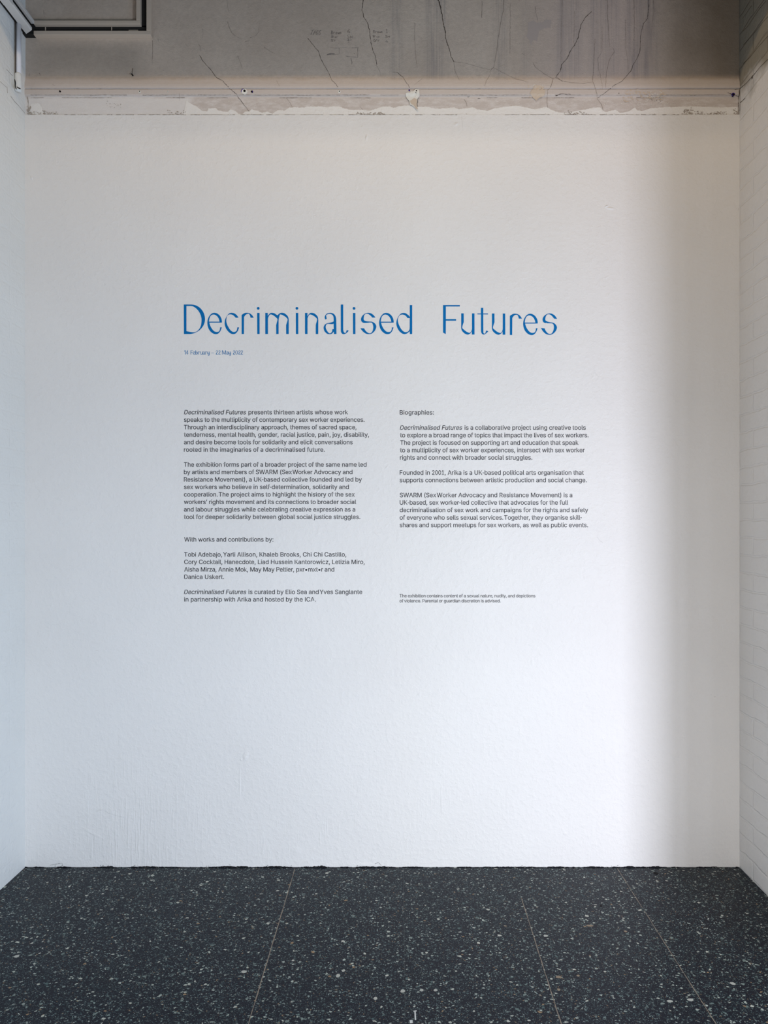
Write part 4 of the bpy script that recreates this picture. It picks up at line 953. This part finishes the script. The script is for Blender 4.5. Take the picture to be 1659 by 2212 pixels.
'p': (424, "53,-143 53,379 112,379 112,319 118,319 137,346 171,373 197,381 229,384 274,378 313,361 345,332 370,293 385,245 390,189 385,133 370,84 346,45 313,16 274,-2 229,-8 198,-5 173,4 138,31 118,59 114,59 114,-143|220,47 253,51 279,66 301,88 316,117 325,151 328,189 325,227 316,261 301,290 280,311 253,325 220,330 188,325 161,312 140,291 125,263 116,229 113,189 116,150 125,115 140,86 162,65 188,51"),
'r': (259, "53,0 53,379 112,379 112,321 115,321 130,347 152,367 181,380 213,385 229,384 243,384 243,322 230,324 207,326 182,323 159,315 140,301 126,284 117,262 114,237 114,0"),
's': (365, "182,-8 145,-5 112,3 84,18 62,38 45,63 36,94 94,107 105,79 124,60 150,49 181,45 217,50 244,62 262,81 268,103 265,121 254,136 237,147 212,155 149,170 104,186 72,208 53,237 47,274 51,305 65,332 87,354 115,370 149,381 187,384 223,381 254,372 279,358 299,339 314,316 324,290 268,277 258,298 243,316 219,328 187,333 156,329 131,317 114,299 109,277 112,258 124,243 144,232 172,223 229,209 275,194 306,171 325,142 331,107 326,75 312,47 290,24 260,6 223,-5"),
't': (227, "204,379 204,327 6,327 6,379|65,471 126,471 126,98 128,76 136,61 150,53 170,50 185,51 202,54 213,2 192,-3 168,-4 125,2 92,21 72,52 65,93"),
'u': (410, "182,-5 146,-1 115,11 89,31 69,59 57,95 53,139 53,379 114,379 114,144 119,105 137,75 164,56 200,50 226,53 249,62 268,77 283,97 293,122 296,153 296,379 357,379 357,0 298,0 298,92 307,92 286,47 257,17 222,0"),
'v': (389, "163,0 17,379 84,379 165,155 187,87 206,21 184,21 203,87 224,155 305,379 371,379 226,0"),
'w': (567, "138,0 23,379 87,379 133,214 154,137 175,41 165,41 186,135 206,214 252,379 316,379 362,214 382,136 402,41 391,41 413,135 434,214 480,379 545,379 429,0 368,0 319,172 305,225 291,280 277,338 291,338 277,280 263,225 248,172 199,0"),
'x': (378, "21,0 171,218 171,171 29,379 100,379 147,306 179,253 207,206 175,206 202,253 233,306 282,379 352,379 209,169 209,214 358,0 287,0 231,85 200,136 173,182 205,182 178,136 148,85 91,0"),
'y': (389, "47,-139 61,-86 71,-87 104,-89 118,-84 130,-74 141,-58 151,-36 163,-1 17,379 84,379 165,155 187,87 206,21 184,21 202,87 224,155 305,379 371,379 204,-58 177,-107 159,-124 139,-136 117,-143 91,-145 65,-143"),
'z': (380, "42,0 42,46 254,320 254,323 48,323 48,379 333,379 333,331 126,60 126,56 339,56 339,0"),
'’': (177, "52,318 82,509 151,509 98,318"),
'•': (388, "194,93 166,96 139,107 117,124 100,147 89,173 85,202 89,231 100,257 117,279 139,296 166,307 194,311 223,307 249,296 272,279 289,257 300,231 304,202 300,173 289,147 272,124 249,107 223,96"),
' ': (187, ""),
}
GL = {k: (a, [[tuple(int(v) for v in p.split(',')) for p in c.split()] for c in s.split('|')] if s else []) for k, (a, s) in GL.items()}
GL['~'] = (70, [])
GL['-'] = (225, [[(28, 190), (197, 190), (197, 242), (28, 242)]])
for d_ in '012': GL[d_] = (round(GL[d_][0] * .84), [[(x * .84, y) for x, y in c] for c in GL[d_][1]])
for k_, (a_, cs_) in list(GL.items()):
    if cs_: GL[k_] = (a_, bolder(cs_, 6.5))
TRI = {k: triangulate(s) if s else None for k, (a, s) in GL.items()}
CAP = 509.0
def run(text, x0, x1, base, cap, slant=0.0, weight=0.0):
    """set text so that its ink runs from x0 to x1 (px); returns contours in world X, Z"""
    k = cap / CAP; n = len(text)
    def ink(c): p = [q[0] for s_ in GL[c][1] for q in s_]; return min(p), max(p)
    nat = sum(GL[c][0] for c in text[:-1]) + ink(text[-1])[1] - ink(text[0])[0]
    trk = ((x1 - x0) / k - nat) / (n - 1)
    x = -ink(text[0])[0]; out = []
    for c in text:
        if TRI[c]:
            def place(p, x=x): return (WX(x0 + (x + p[0] + slant * p[1]) * k), WZ(base - p[1] * k))
            out.append(([place(p) for p in TRI[c][0]], TRI[c][1], [[place(p) for p in s_] for s_ in GL[c][1]]))
        x += GL[c][0] + trk
    return out
def L1(v): return 380 + v / 3.6867
def L2(v): return 850 + v / 3.6867
IT = .20
def paragraph(name, label, lines, cat='text block', cap=9.35):
    base0 = lines[-1][0][3]; x0 = min(r[1] for l in lines for r in l)
    o = empty(name, (WX(x0), 0, WZ(base0)))
    tag(o, label, cat, 'black text blocks on the white wall')
    for l in lines:
        cs = []
        for r in l: cs += run(r[0], r[1], r[2], r[3], cap, IT if len(r) > 4 else 0.0)
        shape_obj('text_line', cs, M_ink, o, .0002, -.0004)
def lines1(rows, b0, f=L1): return [[(t, f(a), f(b_), y)] for (t, a, b_), y in zip(rows, b0)]
TD = 'Decriminalised Futures'
paragraph('text_paragraph', 'black six-line opening paragraph at the top of the left text column',
    [[(TD, L1(64), L1(556), 895.0, 1), ('presents thirteen artists whose work', L1(578), L1(1371), 895.0)]] +
    lines1([('speaks to the multiplicity of contemporary sex worker experiences.', 64, 1502), ('Through an interdisciplinary approach, themes of sacred space,', 64, 1438),
            ('tenderness, mental health, gender, racial justice, pain, joy, disability,', 64, 1538), ('and desire become tools for solidarity and elicit conversations', 64, 1408),
            ('rooted in the imaginaries of a decriminalised future.', 64, 1185)], (911.2, 927.4, 943.5, 959.7, 975.8)))
paragraph('text_paragraph', 'black eight-line paragraph, the tallest block, in the middle of the left text column',
    lines1([('The exhibition forms part of a broader project of the same name led', 64, 1518), ('by artists and members of SWARM (Sex~Worker Advocacy and', 64, 1406),
            ('Resistance Movement), a UK-based collective founded and led by', 64, 1481), ('sex workers who believe in self-determination, solidarity and', 64, 1377),
            ('cooperation.~The project aims to highlight the history of the sex', 64, 1424), ('workers’ rights movement and its connections to broader social', 64, 1436),
            ('and labour struggles while celebrating creative expression as a', 64, 1428), ('tool for deeper solidarity between global social justice struggles.', 64, 1468)],
           (1008.1, 1024.2, 1040.3, 1056.4, 1072.6, 1088.7, 1104.9, 1121.1)))
paragraph('text_heading', 'black single line introducing the list of contributors, ending in a colon', [[('With works and contributions by:', L1(66), L1(776), 1169.8)]], 'text heading')
paragraph('text_paragraph', 'black four-line list of contributors with a very short last line, left column',
    lines1([('Tobi Adebajo,~Yarli Allison, Khaleb Brooks, Chi Chi Castillo,', 66, 1357), ('Cory Cocktail, Hanecdote, Liad Hussein Kantorowicz, Letizia Miro,', 66, 1503),
            ('Aisha Mirza, Annie Mok, May May Peltier, pxr•mxt•r and', 66, 1261), ('Danica Uskert.', 66, 383)], (1202.3, 1218.4, 1234.6, 1250.6)))
paragraph('text_paragraph', 'black two-line credit paragraph with slanted opening words, lowest in the left column',
    [[(TD, L1(64), L1(557), 1283.2, 1), ('is curated by Elio Sea and~Yves Sanglante', L1(578), L1(1484), 1283.2)], [('in partnership with Arika and hosted by the ICA.', L1(66), L1(1114), 1299.3)]])
paragraph('text_heading', 'black one-word heading at the top of the right text column', [[('Biographies:', L2(50), L2(322), 895.5)]], 'text heading')
paragraph('text_paragraph', 'black five-line paragraph with slanted opening words, under the right column heading',
    [[(TD, L2(51), L2(544), 928.3, 1), ('is a collaborative project using creative tools', L2(566), L2(1531), 928.3)]] +
    lines1([('to explore a broad range of topics that impact the lives of sex workers.', 52, 1553), ('The project is focused on supporting art and education that speak', 54, 1474),
            ('to a multiplicity of sex worker experiences, intersect with sex worker', 52, 1523), ('rights and connect with broader social struggles.', 52, 1105)], (944.6, 960.8, 976.9, 992.9), L2))
paragraph('text_paragraph', 'black two-line paragraph that mentions the year 2001, middle of the right column',
    lines1([('Founded in 2001, Arika is a UK-based political arts organisation that', 50, 1515), ('supports connections between artistic production and social change.', 50, 1539)], (1025.5, 1041.6), L2))
paragraph('text_paragraph', 'black five-line paragraph opening with a capitalised acronym, lowest large-type block of the right column',
    lines1([('SWARM (Sex~Worker Advocacy and Resistance Movement) is a', 50, 1424), ('UK-based, sex worker-led collective that advocates for the full', 50, 1391),
            ('decriminalisation of sex work and campaigns for the rights and safety', 50, 1550), ('of everyone who sells sexual services.~Together, they organise skill-', 50, 1500),
            ('shares and support meetups for sex workers, as well as public events.', 50, 1549)], (1074.0, 1090.1, 1106.3, 1122.5, 1138.7), L2))
paragraph('advisory_text', 'two lines of tiny black advisory text, bottom right of the text', [[('The exhibition contains content of a sexual nature, nudity, and depictions', 850 + 62 / 4.74, 850 + 1452 / 4.74, 1290.3)],
    [('of violence. Parental or guardian discretion is advised.', 850 + 62 / 4.74, 850 + 1096 / 4.74, 1301.2)]], 'text block', 6.75)
